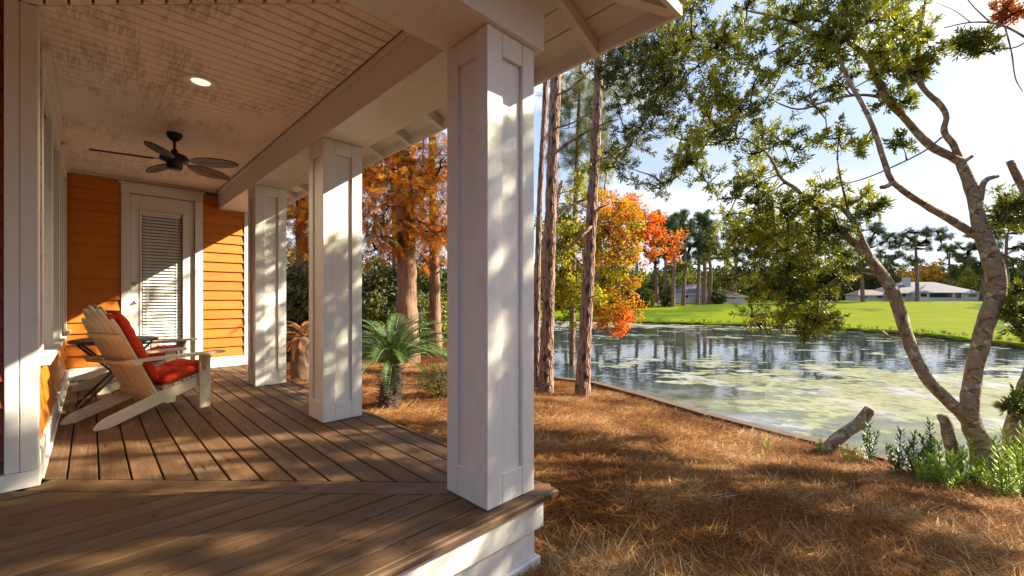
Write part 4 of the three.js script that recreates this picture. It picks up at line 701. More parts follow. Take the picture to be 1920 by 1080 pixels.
{ // second tree at the right edge of the view; most of it stands outside the frame
  const D = 4.5, base = gnd(at(1905, 850, D)), t = thing('myrtle_tree', 'evergreen tree cut by the right edge, with bare twigs at the top corner', 'tree', base);
  const P = (...q) => q.map(([x, y, d]) => at(x, y, d ?? D));
  const nodes = stems(t, [
    [[base.clone().add(V(0, -0.1, 0)), ...P([1903, 810], [1912, 770], [1935, 700], [1965, 600], [1985, 480], [2010, 330], [2040, 160], [2060, 0])], [0.09, 0.08, 0.075, 0.07, 0.065, 0.06, 0.05, 0.04]],
    [P([1985, 470], [1955, 420], [1925, 365], [1893, 302]), [0.05, 0.042, 0.036, 0.03]],
    [P([2030, 210], [1990, 130, 4.7], [1930, 75, 5], [1870, 45, 5.2], [1820, 42, 5.3], [1770, 52, 5.4]), [0.022, 0.016, 0.012, 0.009, 0.006]],
    [P([1930, 75, 5], [1900, 90, 5], [1860, 92, 5.1], [1830, 90, 5.2]), [0.01, 0.008, 0.005]],
    [P([1885, 52, 5.1], [1897, 100, 5.0], [1905, 150, 5.0], [1918, 172, 5.0]), [0.009, 0.007, 0.004]],
    [P([1860, 45, 5.2], [1825, 12, 5.3], [1800, -20, 5.3]), [0.009, 0.006, 0.004]],
    [P([1820, 42, 5.3], [1790, 20, 5.4], [1755, 5, 5.4]), [0.006, 0.004, 0.003]],
    [P([2050, 60], [2100, -200, 4.6], [2110, -500, 4.7]), [0.05, 0.04, 0.025]],
    [P([1950, 650], [2100, 500, 4.2], [2300, 300, 3.9]), [0.05, 0.04, 0.03]],
  ], M.myrtle);
  const r = rng(4), cl = scatterClumps([[1832, 85, 22, 20, 5.1, 5.3, 4, 0.16], [1900, 395, 30, 30, 4.6, 5.2, 5, 0.2], [1912, 600, 18, 60, 4.5, 4.9, 5, 0.16], [1905, 760, 8, 14, 4.4, 4.6, 1, 0.1], [1895, 30, 25, 15, 5.2, 5.4, 2, 0.15, [[0.5, 0.13, 0.02], [0.42, 0.16, 0.02]]]], 8);
  for (let i = 0; i < 120; i++) { const d = rdir(r), q = Math.cbrt(r()); cl.push({ c: V(7.3 + d.x * 1.35 * q, 3.9 + d.y * 2.9 * q, 2.05 + d.z * 1.2 * q), r: 0.32 }); }
  for (let i = 0; i < 44; i++) { const d = rdir(r), q = Math.cbrt(r()); cl.push({ c: V(7.1 + d.x * 1.25 * q, 2.0 + d.y * 1.4 * q, 1.65 + d.z * 0.75 * q), r: 0.26 }); }
  foliage(t, nodes, cl, { seed: 41, leaf: ros, colors: GREEN, twigs: 7, leaves: 6, size: [0.9, 1.4], thin: 0.0045 });
}
function roundTree(name, label, base, height, crown, { m = M.myrtle, r0 = 0.16, n = 80, cr = 0.5, colors = GREEN, leaf = ros, seed = 1, leaves = 5, twigs = 6, size = [1, 1.6], group, lean = V(0, 0, 0), limbs = 5, droop = 0, name2, thin = 0.006 } = {}) {
  const t = thing(name, label, 'tree', base, group), r = rng(seed), top = base.clone().add(lean).add(V(0, height * 0.85, 0)), list = [[[base.clone().add(V(0, -0.2, 0)), base.clone().lerp(top, 0.35).add(rdir(r).multiplyScalar(0.1)), base.clone().lerp(top, 0.7).add(rdir(r).multiplyScalar(0.15)), top], [r0 * 1.25, r0, r0 * 0.7, r0 * 0.3]]];
  const [cc, rx, ry, rz] = crown;
  for (let i = 0; i < limbs; i++) { const k = 0.3 + 0.5 * i / limbs, p = base.clone().lerp(top, k), a = i * 2.4 + r(), e = cc.clone().add(V(Math.cos(a) * rx * 0.7, (k - 0.5) * ry * 1.6, Math.sin(a) * rz * 0.7)); list.push([[p, p.clone().lerp(e, 0.5).add(V(0, 0.1, 0)), e], [r0 * 0.5, r0 * 0.3, r0 * 0.12]]); }
  const nodes = stems(t, list, m, { step: 0.2, seg: 10 }), cl = [];
  for (let i = 0; i < n; i++) { const d = rdir(r), q = 0.35 + 0.65 * Math.pow(r(), 0.5), k = 1 + 0.25 * n3(d.x * 2 + seed, d.y * 2, d.z * 2); cl.push({ c: cc.clone().add(V(d.x * rx * q * k, d.y * ry * q * k, d.z * rz * q * k)), r: cr * (0.7 + 0.6 * r()) }); }
  foliage(t, nodes, cl, { seed: seed + 100, leaf, colors, twigs, leaves, size, thin, droop });
  return t;
}
// yellow tree mirrored in the door; evergreens added behind the viewer cut sky fill
roundTree('shade_tree', 'yellow-leaved tree in the front yard mirrored in the door glass', gnd(V(2.6, 0, 9.5)), 6.5, [V(2.4, 3.0, 9.5), 1.9, 1.7, 1.7], { n: 110, cr: 0.5, seed: 52, colors: [[0.55, 0.38, 0.02], [0.65, 0.46, 0.03], [0.45, 0.34, 0.03]], leaf: cluster(9, 14, 0.12, 0.1, 0.05) });

for (const [x, z, h, rr, seed, what] of [[-3.5, 12, 8, 3.0, 53, 'unseen evergreen added directly behind the viewer to cut sky fill'], [-9, 9, 8, 3.2, 54, 'unseen evergreen added behind the viewer toward the house side to cut sky fill'], [1.5, 16, 9, 3.4, 55, 'tall unseen evergreen added behind the yellow tree to cut sky fill']]) roundTree('fill_blocking_tree', what, gnd(V(x, 0, z)), h, [V(x, h * 0.5, z), rr, h * 0.5, rr], { n: 150, cr: 0.75, seed, colors: DARKGREEN, leaf: cluster(seed, 20, 0.3, 0.24, 0.1), leaves: 6, thin: 0.012, group: 'unseen trees added behind the viewer' });

// ---------------------------------------------------------------- pines, maple and cypresses behind the porch
const tuftN = tuft(4, 26, 0.22, 0.006, 0.25), YGREEN = [[0.22, 0.25, 0.03], [0.15, 0.19, 0.03], [0.30, 0.30, 0.04], [0.10, 0.14, 0.03]];
function nearPine(label, path, rad, branches, clumps, seed) {
  const b = gnd(path[0].clone()), t = thing('pine_tree', label, 'tree', b, 'pine trunks at the pond corner'); path[0] = b.clone().add(V(0, -0.15, 0));
  const nodes = stems(t, [[path, rad]], M.pine, { seg: 22, step: 0.09, bump: 0.09, freq: 7 });
  for (const [p, rr] of branches) { joined(t, 'limb', [limb(p, rr, { seg: 8, step: 0.15, bump: 0.1 })], M.pine); const c = new THREE.CatmullRomCurve3(p); for (let i = 0; i <= 8; i++) nodes.push(c.getPoint(i / 8)); }
  foliage(t, nodes, clumps, { seed, leaf: tuftN, leafM: M.leaf, colors: YGREEN, twigs: 6, leaves: 4, size: [0.8, 1.2], thin: 0.006, up: 0.5 });
}
nearPine('left of the two thick pine trunks beside the white corner column', [at(1022, 735, 8.9), at(1026, 640, 8.9), at(1030, 500, 8.9), at(1034, 350, 8.9), at(1040, 200, 8.9), at(1046, 40, 8.9), at(1052, -200, 8.9), at(1056, -420, 8.9)], [0.175, 0.132, 0.122, 0.118, 0.114, 0.11, 0.1, 0.085],
  [[[at(1036, 290, 8.9), at(1070, 265, 8.4), at(1110, 242, 8.3), at(1150, 225, 8.2)], [0.035, 0.03, 0.02, 0.012]], [[at(1042, 180, 8.9), at(1070, 165, 8.5), at(1110, 130, 8.4)], [0.025, 0.018, 0.01]], [[at(1040, 240, 8.9), at(1070, 232, 8.5), at(1100, 215, 8.4), at(1125, 195, 8.3)], [0.02, 0.015, 0.008]]],
  scatterClumps([[1060, -250, 190, 130, 7.4, 9.8, 40, 0.5]], 61), 61);
nearPine('right of the two thick pine trunks, standing nearest the water', [at(1091, 742, 8.6), at(1096, 650, 8.6), at(1104, 500, 8.6), at(1111, 370, 8.6), at(1118, 250, 8.6), at(1123, 120, 8.6), at(1126, -60, 8.6), at(1128, -300, 8.6)], [0.165, 0.128, 0.115, 0.105, 0.095, 0.088, 0.08, 0.07],
  [[[at(1114, 420, 8.6), at(1092, 440, 8.3), at(1075, 455, 8.35), at(1062, 470, 8.4)], [0.03, 0.032, 0.034, 0.036]], [[at(1114, 400, 8.6), at(1124, 390, 8.2), at(1136, 385, 8.1)], [0.03, 0.022, 0.014]], [[at(1118, 300, 8.6), at(1150, 290, 8.1), at(1190, 260, 8.0)], [0.022, 0.016, 0.01]], [[at(1101, 560, 8.6), at(1112, 556, 8.2), at(1122, 552, 8.1)], [0.018, 0.012, 0.006]]],
  scatterClumps([[1128, -190, 170, 100, 7.4, 9.6, 34, 0.5]], 62), 62);
nearPine('thin pine trunk half hidden behind the white corner column', [at(1006, 722, 9.3), at(1007, 600, 9.3), at(1011, 400, 9.3), at(1022, 180, 9.3), at(1030, -60, 9.3), at(1034, -250, 9.3)], [0.08, 0.066, 0.06, 0.056, 0.05, 0.04], [], scatterClumps([[1030, -150, 120, 90, 8.6, 10.2, 16, 0.45]], 63), 63);

nearPine('slender yellow-green pine behind the two thick trunks', [at(1072, 690, 14), at(1074, 560, 14), at(1078, 400, 14), at(1084, 240, 14), at(1090, 80, 14)], [0.1, 0.085, 0.075, 0.06, 0.04], [], scatterClumps([[1085, 240, 60, 50, 13, 15, 20, 0.5], [1065, 165, 60, 35, 13, 15, 14, 0.5], [1130, 190, 55, 65, 13, 15, 18, 0.5], [1090, 320, 60, 40, 13, 15, 14, 0.45], [1150, 280, 50, 50, 13, 15, 10, 0.45]], 64), 64);
const broad = cluster(17, 13, 0.15, 0.075, 0.05), RED = [[0.62, 0.13, 0.02], [0.70, 0.20, 0.025], [0.50, 0.15, 0.025], [0.70, 0.30, 0.03]], ORG = [[0.66, 0.30, 0.03], [0.60, 0.38, 0.03], [0.62, 0.22, 0.02], [0.46, 0.34, 0.03]], YEL = [[0.34, 0.35, 0.025], [0.44, 0.40, 0.025], [0.22, 0.26, 0.02], [0.54, 0.42, 0.03]];
{ // maple turning red, its crown over the water behind the pines
  const b = gnd(at(1000, 712, 10.4)), t = thing('maple_tree', 'maple with red, orange and yellow-green leaves hanging over the pond', 'tree', b);
  const P = (...q) => q.map(([x, y, d]) => at(x, y, d));
  const nodes = stems(t, [[[b.clone().add(V(0, -0.2, 0)), ...P([1002, 600, 10.4], [1012, 500, 10.5], [1030, 420, 10.6], [1055, 340, 10.8])], [0.16, 0.13, 0.11, 0.08, 0.05]], [P([1006, 560, 10.4], [1050, 530, 10.6], [1100, 520, 10.9], [1160, 535, 11.2], [1200, 555, 11.4]), [0.06, 0.045, 0.03, 0.02]], [P([1012, 500, 10.5], [1060, 450, 10.8], [1120, 425, 11.2], [1190, 420, 11.6], [1240, 440, 11.8]), [0.06, 0.045, 0.03, 0.02]], [P([1030, 420, 10.6], [1080, 380, 10.9], [1140, 370, 11.2], [1190, 385, 11.5]), [0.045, 0.03, 0.02]]], M.myrtle, { step: 0.2 });
  foliage(t, nodes, scatterClumps([[1075, 480, 45, 90, 10, 11.5, 22, 0.42, YEL], [1070, 400, 50, 50, 10, 11.5, 9, 0.4, YEL], [1150, 450, 55, 55, 10.6, 12, 9, 0.42, ORG], [1150, 450, 55, 55, 10.6, 12, 5, 0.4, YEL], [1215, 450, 50, 48, 11, 12, 10, 0.38, RED], [1190, 400, 48, 34, 11, 12, 6, 0.36, RED], [1160, 560, 48, 42, 10.6, 11.8, 9, 0.38, ORG], [1150, 600, 32, 16, 10.8, 11.6, 5, 0.26, RED], [1135, 500, 55, 44, 10.6, 11.8, 7, 0.4, ORG], [1130, 520, 50, 44, 10.6, 11.8, 5, 0.4, YEL], [1080, 575, 40, 30, 10.4, 11.4, 8, 0.34, YEL], [1140, 380, 70, 24, 10.6, 12, 6, 0.36, ORG], [1110, 330, 60, 30, 10.6, 12, 5, 0.36, YEL]], 71), { seed: 72, leaf: broad, leafM: M.autumn, colors: ORG, twigs: 7, leaves: 3, size: [0.7, 1.2], thin: 0.006, up: 0.1 });
}
const spray = feather(5, 0.40, 14, 0.12, 0.016), RUST = [[0.60, 0.19, 0.012], [0.68, 0.27, 0.015], [0.48, 0.12, 0.01], [0.72, 0.36, 0.02], [0.28, 0.075, 0.01], [0.64, 0.22, 0.012], [0.22, 0.11, 0.02], [0.30, 0.24, 0.03]];
function cypress(label, px, depth, rad, seed, ells, py = 640) {
  const b = gnd(at(px, py, depth)), t = thing('bald_cypress', label, 'tree', b, 'rust-coloured cypresses past the porch'), P = (y, dx = 0) => at(px + dx, y, depth);
  const nodes = stems(t, [[[b.clone().add(V(0, -0.2, 0)), P(600, 1), P(520, 0), P(400, -2), P(250, -4), P(60, -6), P(-160, -8)], [rad * 1.5, rad * 1.12, rad, rad * 0.9, rad * 0.75, rad * 0.55, rad * 0.3]]], M.cypress, { seg: 22, step: 0.18, bump: 0.1, freq: 2 });
  foliage(t, nodes, scatterClumps(ells, seed), { seed: seed + 3, leaf: spray, leafM: M.autumn, colors: RUST, twigs: 8, leaves: 3, size: [0.8, 1.3], thin: 0.011, up: -0.1, droop: 0.35, twigM: M.twig });
}
cypress('thick pale-barked cypress trunk with rust needles behind the sago palm', 762, 14, 0.31, 81, [[745, 330, 70, 60, 12.6, 15, 22, 0.6], [770, 420, 70, 50, 12.6, 15, 18, 0.55], [725, 440, 45, 40, 13, 15, 8, 0.5], [790, 290, 60, 50, 13, 15, 12, 0.6], [720, 280, 50, 40, 13, 15, 8, 0.6], [760, 120, 120, 110, 12.6, 15.4, 26, 0.8]]);
cypress('slimmer cypress trunk to the right of the thick one, near the corner column', 815, 16.5, 0.2, 83, [[810, 380, 45, 80, 15, 17.6, 16, 0.6], [815, 470, 40, 40, 15.4, 17.6, 8, 0.5], [820, 280, 50, 60, 15, 17.6, 12, 0.7], [880, 380, 60, 120, 15, 18, 16, 0.7]]);
cypress('dark slim cypress trunk just left of the thick one', 742, 17.5, 0.14, 85, [[705, 370, 40, 70, 16, 19, 12, 0.7], [700, 300, 40, 40, 16, 19, 8, 0.7], [650, 330, 60, 100, 16, 19, 16, 0.8]]);
cypress('far cypress showing between the two farthest porch columns', 567, 15, 0.2, 87, [[565, 400, 30, 35, 13, 16, 12, 0.55], [568, 470, 25, 40, 13, 16, 7, 0.45], [560, 330, 60, 60, 13, 16, 12, 0.7]]);

function bush(name, label, c, rx, ry, rz, n, colors, leaf, seed, group, size = [0.8, 1.3]) {
  const b = gnd(c.clone()), t = thing(name, label, 'shrub', b, group), r = rng(seed), list = [], G = [];
  for (let i = 0; i < 9; i++) { const a = r() * 6.28, e = b.clone().add(V(Math.cos(a) * rx * 0.6 * r(), ry * (0.8 + 0.7 * r()), Math.sin(a) * rz * 0.6 * r())); G.push(limb([b.clone().add(V(0, -0.05, 0)), b.clone().lerp(e, 0.5).add(rdir(r).multiplyScalar(rx * 0.08)), e], [0.02 * rx + 0.006, 0.012 * rx + 0.003, 0.004], { seg: 5, step: 0.3, bump: 0 })); }
  joined(t, 'stems', G, M.twig);
  for (let i = 0; i < n; i++) { const d = rdir(r), q = Math.cbrt(r()), k = 1 + 0.3 * n3(d.x * 2 + seed, d.y * 2, d.z * 2), c2 = colors[Math.floor(r() * colors.length)], v = 0.7 + 0.6 * r(); const p = b.clone().add(V(d.x * rx * q * k, ry + d.y * ry * q * k, d.z * rz * q * k)); list.push([p, V(d.x, d.y + 0.6 + (r() - 0.5), d.z).normalize(), lerp(size[0], size[1], r()), rgb(c2[0] * v, c2[1] * v, c2[2] * v)]); }
  copies(t, 'foliage', leaf, M.leaf, list); return t;
}
const bigLeaf = cluster(23, 18, 0.22, 0.16, 0.07);
bush('evergreen_shrub', 'tall dark evergreen shrub left of the thick cypress trunk', at(708, 640, 16), 1.5, 1.75, 1.3, 700, DARKGREEN, bigLeaf, 91, 'evergreen shrubs past the porch');
bush('evergreen_shrub', 'dark evergreen shrub seen between the two farthest columns', at(560, 640, 13.5), 1.1, 1.5, 1.2, 520, DARKGREEN, bigLeaf, 92, 'evergreen shrubs past the porch');
bush('evergreen_shrub', 'low sunlit shrub between the two cypress trunks', at(800, 620, 21), 1.6, 1.3, 1.4, 420, YEL.concat(DARKGREEN), bigLeaf, 93, 'evergreen shrubs past the porch');
bush('evergreen_shrub', 'shrub behind the wing of the house, hidden by the second column', at(640, 640, 18), 2.2, 1.9, 1.4, 600, DARKGREEN, bigLeaf, 94, 'evergreen shrubs past the porch');
bush('small_shrub', 'small leafy shrub tucked against the corner column beside the sago palm', at(826, 742, 7.2), 0.38, 0.30, 0.36, 330, [[0.13, 0.15, 0.02], [0.08, 0.10, 0.02], [0.19, 0.19, 0.03]], ros2, 95, undefined, [0.5, 0.9]);

{ // sago palm
  const b = gnd(V(3.15, 0, -5.7)), t = thing('sago_palm', 'sago palm with dark stout trunk and arching green fronds', 'palm', b), r = rng(101);
  const H = 0.62, tr = limb([V(-0.12, -0.1, 0.06), V(-0.07, 0.15, 0.04), V(-0.01, 0.4, 0.01), V(0, H, 0)], [0.15, 0.15, 0.15, 0.14, 0.12], { seg: 22, step: 0.05, bump: 0.16, freq: 9 }), scales = [];
  for (let i = 0; i < 170; i++) { const k = i / 170, a = i * 2.4, y = k * H, cx = lerp(-0.11, 0, k), cz = lerp(0.055, 0, k), d = V(Math.cos(a), 0.75, Math.sin(a)).normalize(); scales.push([V(cx + Math.cos(a) * 0.135, y, cz + Math.sin(a) * 0.135), d, V(-Math.sin(a), 0, Math.cos(a)), 0.075 + 0.03 * r(), 0.045]); }
  mesh(t, 'trunk', tr, M.sagoTrunk); mesh(t, 'leaf_bases', blades(scales, -0.2), M.sagoTrunk);
  const frond = (s) => { const q = rng(s), L = [], len = 1.0, C = new THREE.QuadraticBezierCurve3(V(0, 0, 0), V(0.5, 0.36, 0), V(0.98, 0.06 - 0.06 * s, 0)); for (let i = 3; i < 38; i++) { const k = i / 38, p = C.getPoint(k), tg = C.getTangent(k), l = 0.17 * Math.sin(Math.PI * (0.12 + 0.83 * k)) + 0.015; for (const e of [-1, 1]) { const d = tg.clone().multiplyScalar(0.62).add(V(0, 0.30, e * 0.8)).normalize(); L.push([p, d, tg.clone().addScaledVector(d, -tg.dot(d)).normalize(), l * (0.9 + 0.2 * q()), 0.015]); } } const ra = new THREE.TubeGeometry(C, 14, 0.006, 5, false).toNonIndexed(); return mergeGeometries([blades(L, 0.12), ra]); };
  const fg = [frond(1), frond(2), frond(3)];
  for (let i = 0; i < 44; i++) { const f = mesh(t, 'frond', fg[i % 3], M.sago), k = i / 44; f.rotation.order = 'YZX'; f.rotation.y = i * 2.39996; f.rotation.z = lerp(0.95, -0.12, Math.pow(k, 0.7)) + (r() - 0.5) * 0.15; f.rotation.x = (r() - 0.5) * 0.4; f.position.set(0, H - 0.02, 0); f.scale.setScalar(lerp(0.85, 1.12, r())); }
  // an old sago behind it, near the wing of the house
  const b2 = gnd(V(2.98, 0, -9.0)), o = thing('sago_palm', 'old sago trunk with dead brown fronds between the farthest columns', 'palm', b2);
  mesh(o, 'trunk', limb([V(0, -0.1, 0), V(0, 0.4, 0), V(0.02, 0.85, 0)], [0.2, 0.19, 0.17], { seg: 20, step: 0.06, bump: 0.14, freq: 8 }), mat({ color: rgb(0.13, 0.08, 0.05), roughness: 1 }));
  for (let i = 0; i < 34; i++) { const f = mesh(o, 'frond', fg[i % 3], M.dryFrond); f.rotation.order = 'YZX'; f.rotation.y = i * 2.4; f.rotation.z = lerp(0.9, -1.0, i / 34); f.position.set(0.02, 0.82, 0); f.scale.setScalar(0.5); }
}
// young leafy plants round the foot of the leaning tree
{
  const plant = (seed, h, n, w) => { const r = rng(seed), L = [], S = []; const st = 5; for (let k = 0; k < st; k++) { const a = r() * 6.28, e = V(Math.cos(a) * w * (k ? 0.5 : 0.1), h * (k ? 0.6 + 0.25 * r() : 1), Math.sin(a) * w * (k ? 0.5 : 0.1)), c = new THREE.QuadraticBezierCurve3(V(0, -0.02, 0), V(e.x * 0.3, e.y * 0.6, e.z * 0.3), e); S.push(new THREE.TubeGeometry(c, 6, 0.0035, 5, false)); for (let i = 2; i < n; i++) { const t = i / n, p = c.getPoint(t), an = i * 2.4 + r(), el = lerp(0.2, 0.9, t), d = V(Math.cos(an) * Math.cos(el), Math.sin(el), Math.sin(an) * Math.cos(el)); L.push([p, d, V(-Math.sin(an), 0, Math.cos(an)), 0.085 * (1.1 - 0.5 * t) * (0.8 + 0.4 * r()), 0.02]); } } return [blades(L, 0.15), mergeGeometries(S)]; };
  const kinds = [plant(1, 0.42, 32, 0.18), plant(2, 0.34, 28, 0.24), plant(3, 0.55, 36, 0.13)], lush = mat({ phys: 1, color: rgb(0.40, 0.54, 0.03), roughness: 0.55, transmission: 0.4, thickness: 0 }), deep = mat({ phys: 1, color: rgb(0.10, 0.18, 0.04), roughness: 0.5, transmission: 0.3, thickness: 0 }), stemM = mat({ color: rgb(0.13, 0.17, 0.04), roughness: 0.7 }), lemon = mat({ phys: 1, color: rgb(0.42, 0.46, 0.03), roughness: 0.55, transmission: 0.4, thickness: 0 });
  const put = (label, px, py, depth, k, s, m, turn, name = 'leafy_weed', group = 'young leafy plants at the tree foot') => { const t = thing(name, label, 'plant', gnd(at(px, py, depth)), group); t.rotation.y = turn; t.scale.setScalar(s * 1.25); mesh(t, 'leaves', kinds[k][0], m); mesh(t, 'stem', kinds[k][1], stemM); };
  [['tall dark-tipped leafy plant farthest left of the clump, by the bulkhead', 1632, 875, 5.0, 2, 0.85, deep], ['bushy dark plant left of the split stump', 1685, 905, 4.55, 0, 1.05, deep], ['second bushy dark plant close beside the split stump', 1712, 890, 4.65, 0, 0.95, deep], ['tallest dark-tipped stem in front of the split stump', 1745, 905, 4.5, 2, 0.95, deep], ['bright green leafy plant in front of the split stump', 1765, 915, 4.35, 1, 1.1, lush], ['bright green plant at the left foot of the leaning tree', 1800, 915, 4.35, 1, 0.95, lush], ['low bright plant directly under the leaning tree', 1845, 918, 4.3, 1, 0.75, lush], ['tall bright leafy plant at the right edge of the view', 1893, 920, 4.2, 0, 1.25, lush], ['tallest bright leafy plant cut by the right edge', 1918, 930, 4.1, 2, 1.05, lush], ['pale leafy plant hanging low beside the bulkhead planks', 1732, 922, 4.35, 1, 0.85, lush], ['bright bushy plant between the split stump and the leaning tree', 1822, 900, 4.5, 0, 0.9, lush], ['bright plant low at the right edge, in front of the tallest one', 1880, 948, 4.05, 1, 0.9, lush], ['bright bushy plant nearest the viewer left of the leaning tree', 1782, 935, 4.2, 1, 1.0, lush]].forEach(([l, x, y, d, k, s, m], i) => put(l, x, y, d, k, s, m, i * 1.7));
  [['lone yellow-green seedling nearest the leaning sawn-off trunk base', 1540, 857, 5.2, 0.5], ['yellow-green seedling right of the sawn-off trunk', 1590, 880, 4.95, 0.62], ['pair-leaved yellow seedling just right of the sawn-off trunk', 1612, 855, 5.15, 0.4], ['yellow-green seedling in the sunny straw near the bulkhead', 1438, 832, 5.4, 0.45], ['small seedling in the middle of the sunny straw', 1320, 818, 5.8, 0.28], ['small seedling left of the middle of the sunny straw', 1275, 806, 6.1, 0.26], ['tiny seedling nearest the pine trunks in the sunny straw', 1218, 795, 6.4, 0.3], ['tiny seedling at the shade edge below the pines', 1080, 797, 6.2, 0.25], ['seedling at the shade edge left of the bulkhead plants', 1352, 830, 5.6, 0.24], ['small yellow seedling in the shaded foreground straw at right', 1560, 945, 4.0, 0.28]].forEach(([l, x, y, d, s], i) => put(l, x, y, d, i % 2, s, lemon, i, 'seedling', 'yellow-green seedlings in the pine straw'));
  const b = gnd(at(1797, 895, 4.72)), st = stick('split_stump', 'slim leaning cut stem with pale bark just left of the leaning tree', 'stump', [b.clone().add(V(0.02, -0.1, 0)), at(1790, 862, 4.72), at(1780, 825, 4.72), at(1776, 800, 4.72), at(1766, 779, 4.72)], [0.075, 0.062, 0.058, 0.055, 0.048], M.myrtle);
}

// ---------------------------------------------------------------- across the pond
const farTuft = cluster(41, 22, 0.42, 0.34, 0.055), PINEC = [[0.08, 0.115, 0.04], [0.10, 0.13, 0.04], [0.06, 0.09, 0.035], [0.15, 0.17, 0.045]];
function farPine(px, depth, topPy, botCrownPy, halfW, label, seed, shape = 'tall') {
  const b = gnd(at(px, 562, depth)), top = at(px + (seed % 5 - 2) * 3, topPy, depth), r = rng(seed), t = thing('pine_tree', label, 'tree', b, 'tall pines across the pond'), H = top.y - b.y, R = 0.16 + H * 0.008;
  const nodes = stems(t, [[[b.clone().add(V(0, -0.3, 0)), b.clone().lerp(top, 0.4).add(V(r() - 0.5, 0, r() - 0.5)), b.clone().lerp(top, 0.75).add(V(r() - 0.5, 0, r() - 0.5).multiplyScalar(0.7)), top.clone().add(V(0, -0.5, 0))], [R * 1.3, R, R * 0.75, R * 0.25]]], M.pine, { seg: 8, step: 1.2, bump: 0.05 });
  const lo = at(px, botCrownPy + 18, depth).y, W = halfW / FOCAL * depth, cl = [], n = shape === 'flat' ? 40 : 30;
  for (let i = 0; i < n; i++) { const k = Math.pow(r(), 0.8), y = lerp(lo, top.y, k), w = W * (shape === 'flat' ? Math.sqrt(Math.max(0.1, 1 - Math.pow(Math.max(0, k - 0.55) / 0.5, 2))) * (0.35 + 0.65 * sstep(k, 0.15, 0.6)) : (1 - 0.65 * k)), a = r() * 6.28, q = Math.sqrt(r()); cl.push({ c: V(b.x + Math.cos(a) * w * q, y, b.z + Math.sin(a) * w * q), r: 0.5 + 0.65 * r(), flat: 0.55 }); }
  foliage(t, nodes.slice(6), cl, { seed, leaf: farTuft, leafM: M.matte, colors: PINEC, twigs: 6, leaves: 3, size: [0.8, 1.35], thin: 0.045, up: 0.5, sag: -0.08, twigM: M.pine });
}
[[1720, 84, 432, 478, 48, 'flat-crowned pine standing in front of the grey-roofed house', 'flat'], [1618, 78, 425, 500, 52, 'full-crowned pine left of the leaning stem, over the small roof', 'flat'], [1838, 88, 440, 505, 44, 'pine behind the right trunk beside the house end', 'flat'], [1890, 80, 415, 500, 50, 'pine right of the leaning tree, far across the lawn', 'flat'], [1308, 74, 405, 478, 32, 'leftmost of three close thin pines by the purple-roofed house', 'tall'], [1320, 75, 398, 470, 30, 'middle of three close thin pines by the purple-roofed house', 'tall'], [1329, 76, 420, 480, 30, 'rightmost of three close thin pines by the purple-roofed house', 'tall'], [1281, 72, 398, 470, 34, 'thin pine in front of the purple-roofed house end', 'tall'], [1261, 70, 405, 480, 26, 'thin pine just left of the purple-roofed house', 'tall'], [1243, 74, 410, 480, 30, 'dark pine behind the red maple leaves', 'tall'], [1232, 78, 400, 470, 26, 'pine half hidden by the red maple leaves', 'tall'], [1198, 76, 395, 480, 30, 'pine hidden behind the middle of the maple crown', 'tall'], [1375, 82, 400, 480, 36, 'pine behind the hanging leaves of the leaning tree', 'tall'], [1430, 84, 410, 490, 40, 'pine showing through the hanging leaves near the lawn', 'tall'], [1500, 86, 430, 500, 40, 'pine behind the lowest hanging leaves', 'flat'], [1572, 90, 440, 505, 36, 'small pine left of the leaning stem far off', 'flat'], [1785, 105, 462, 510, 30, 'small distant pine above the grey roof', 'flat'], [1660, 105, 470, 515, 30, 'small distant pine left of the grey roof', 'flat'], [1120, 70, 400, 490, 34, 'pine behind the right pine trunk across the water', 'tall'], [1060, 66, 390, 480, 34, 'pine between the two near trunks across the water', 'tall'], [1160, 72, 400, 490, 30, 'thin pine behind the orange maple leaves', 'tall']].forEach(([px, d, t, b, w, l, s], i) => farPine(px, d, t, b, w, l, 200 + i, s));

const bushG = cluster(47, 26, 0.75, 0.5, 0.3);
function farTree(px, depth, topPy, halfW, label, colors, seed, name = 'broadleaf_tree') {
  const b = gnd(at(px, 562, depth)), H = Math.max(1.5, at(px, topPy, depth).y - b.y), W = halfW / FOCAL * depth, t = thing(name, label, name === 'broadleaf_tree' ? 'tree' : 'shrub', b, name === 'broadleaf_tree' ? 'broadleaf trees across the pond' : 'shrubs along the far lawn'), r = rng(seed), list = [];
  joined(t, 'trunk', [limb([b.clone().add(V(0, -0.2, 0)), b.clone().add(V(0.1, H * 0.35, 0)), b.clone().add(V(0, H * 0.75, 0))], [0.03 * H, 0.022 * H, 0.01 * H], { seg: 8, step: 0.8, bump: 0.05 })], M.cypress);
  const n = Math.round(clamp(W * H * 5, 60, 420));
  for (let i = 0; i < n; i++) { const d = rdir(r), q = Math.cbrt(r()), k = 1 + 0.35 * n3(d.x * 1.8 + seed, d.y * 1.8, d.z * 1.8), c = colors[Math.floor(r() * colors.length)], v = 0.7 + 0.6 * r(); list.push([b.clone().add(V(d.x * W * q * k, H * 0.55 + d.y * H * 0.45 * q * k, d.z * W * q * k)), rdir(r), 0.6 + 0.7 * r(), rgb(c[0] * v, c[1] * v, c[2] * v)]); }
  copies(t, 'crown', bushG, M.matte, list);
}
const OLIVE = [[0.09, 0.10, 0.03], [0.12, 0.12, 0.03], [0.06, 0.075, 0.03]], GOLD = [[0.42, 0.26, 0.03], [0.36, 0.24, 0.04], [0.30, 0.22, 0.04]], LIME = [[0.22, 0.22, 0.04], [0.28, 0.26, 0.04], [0.16, 0.18, 0.04]];
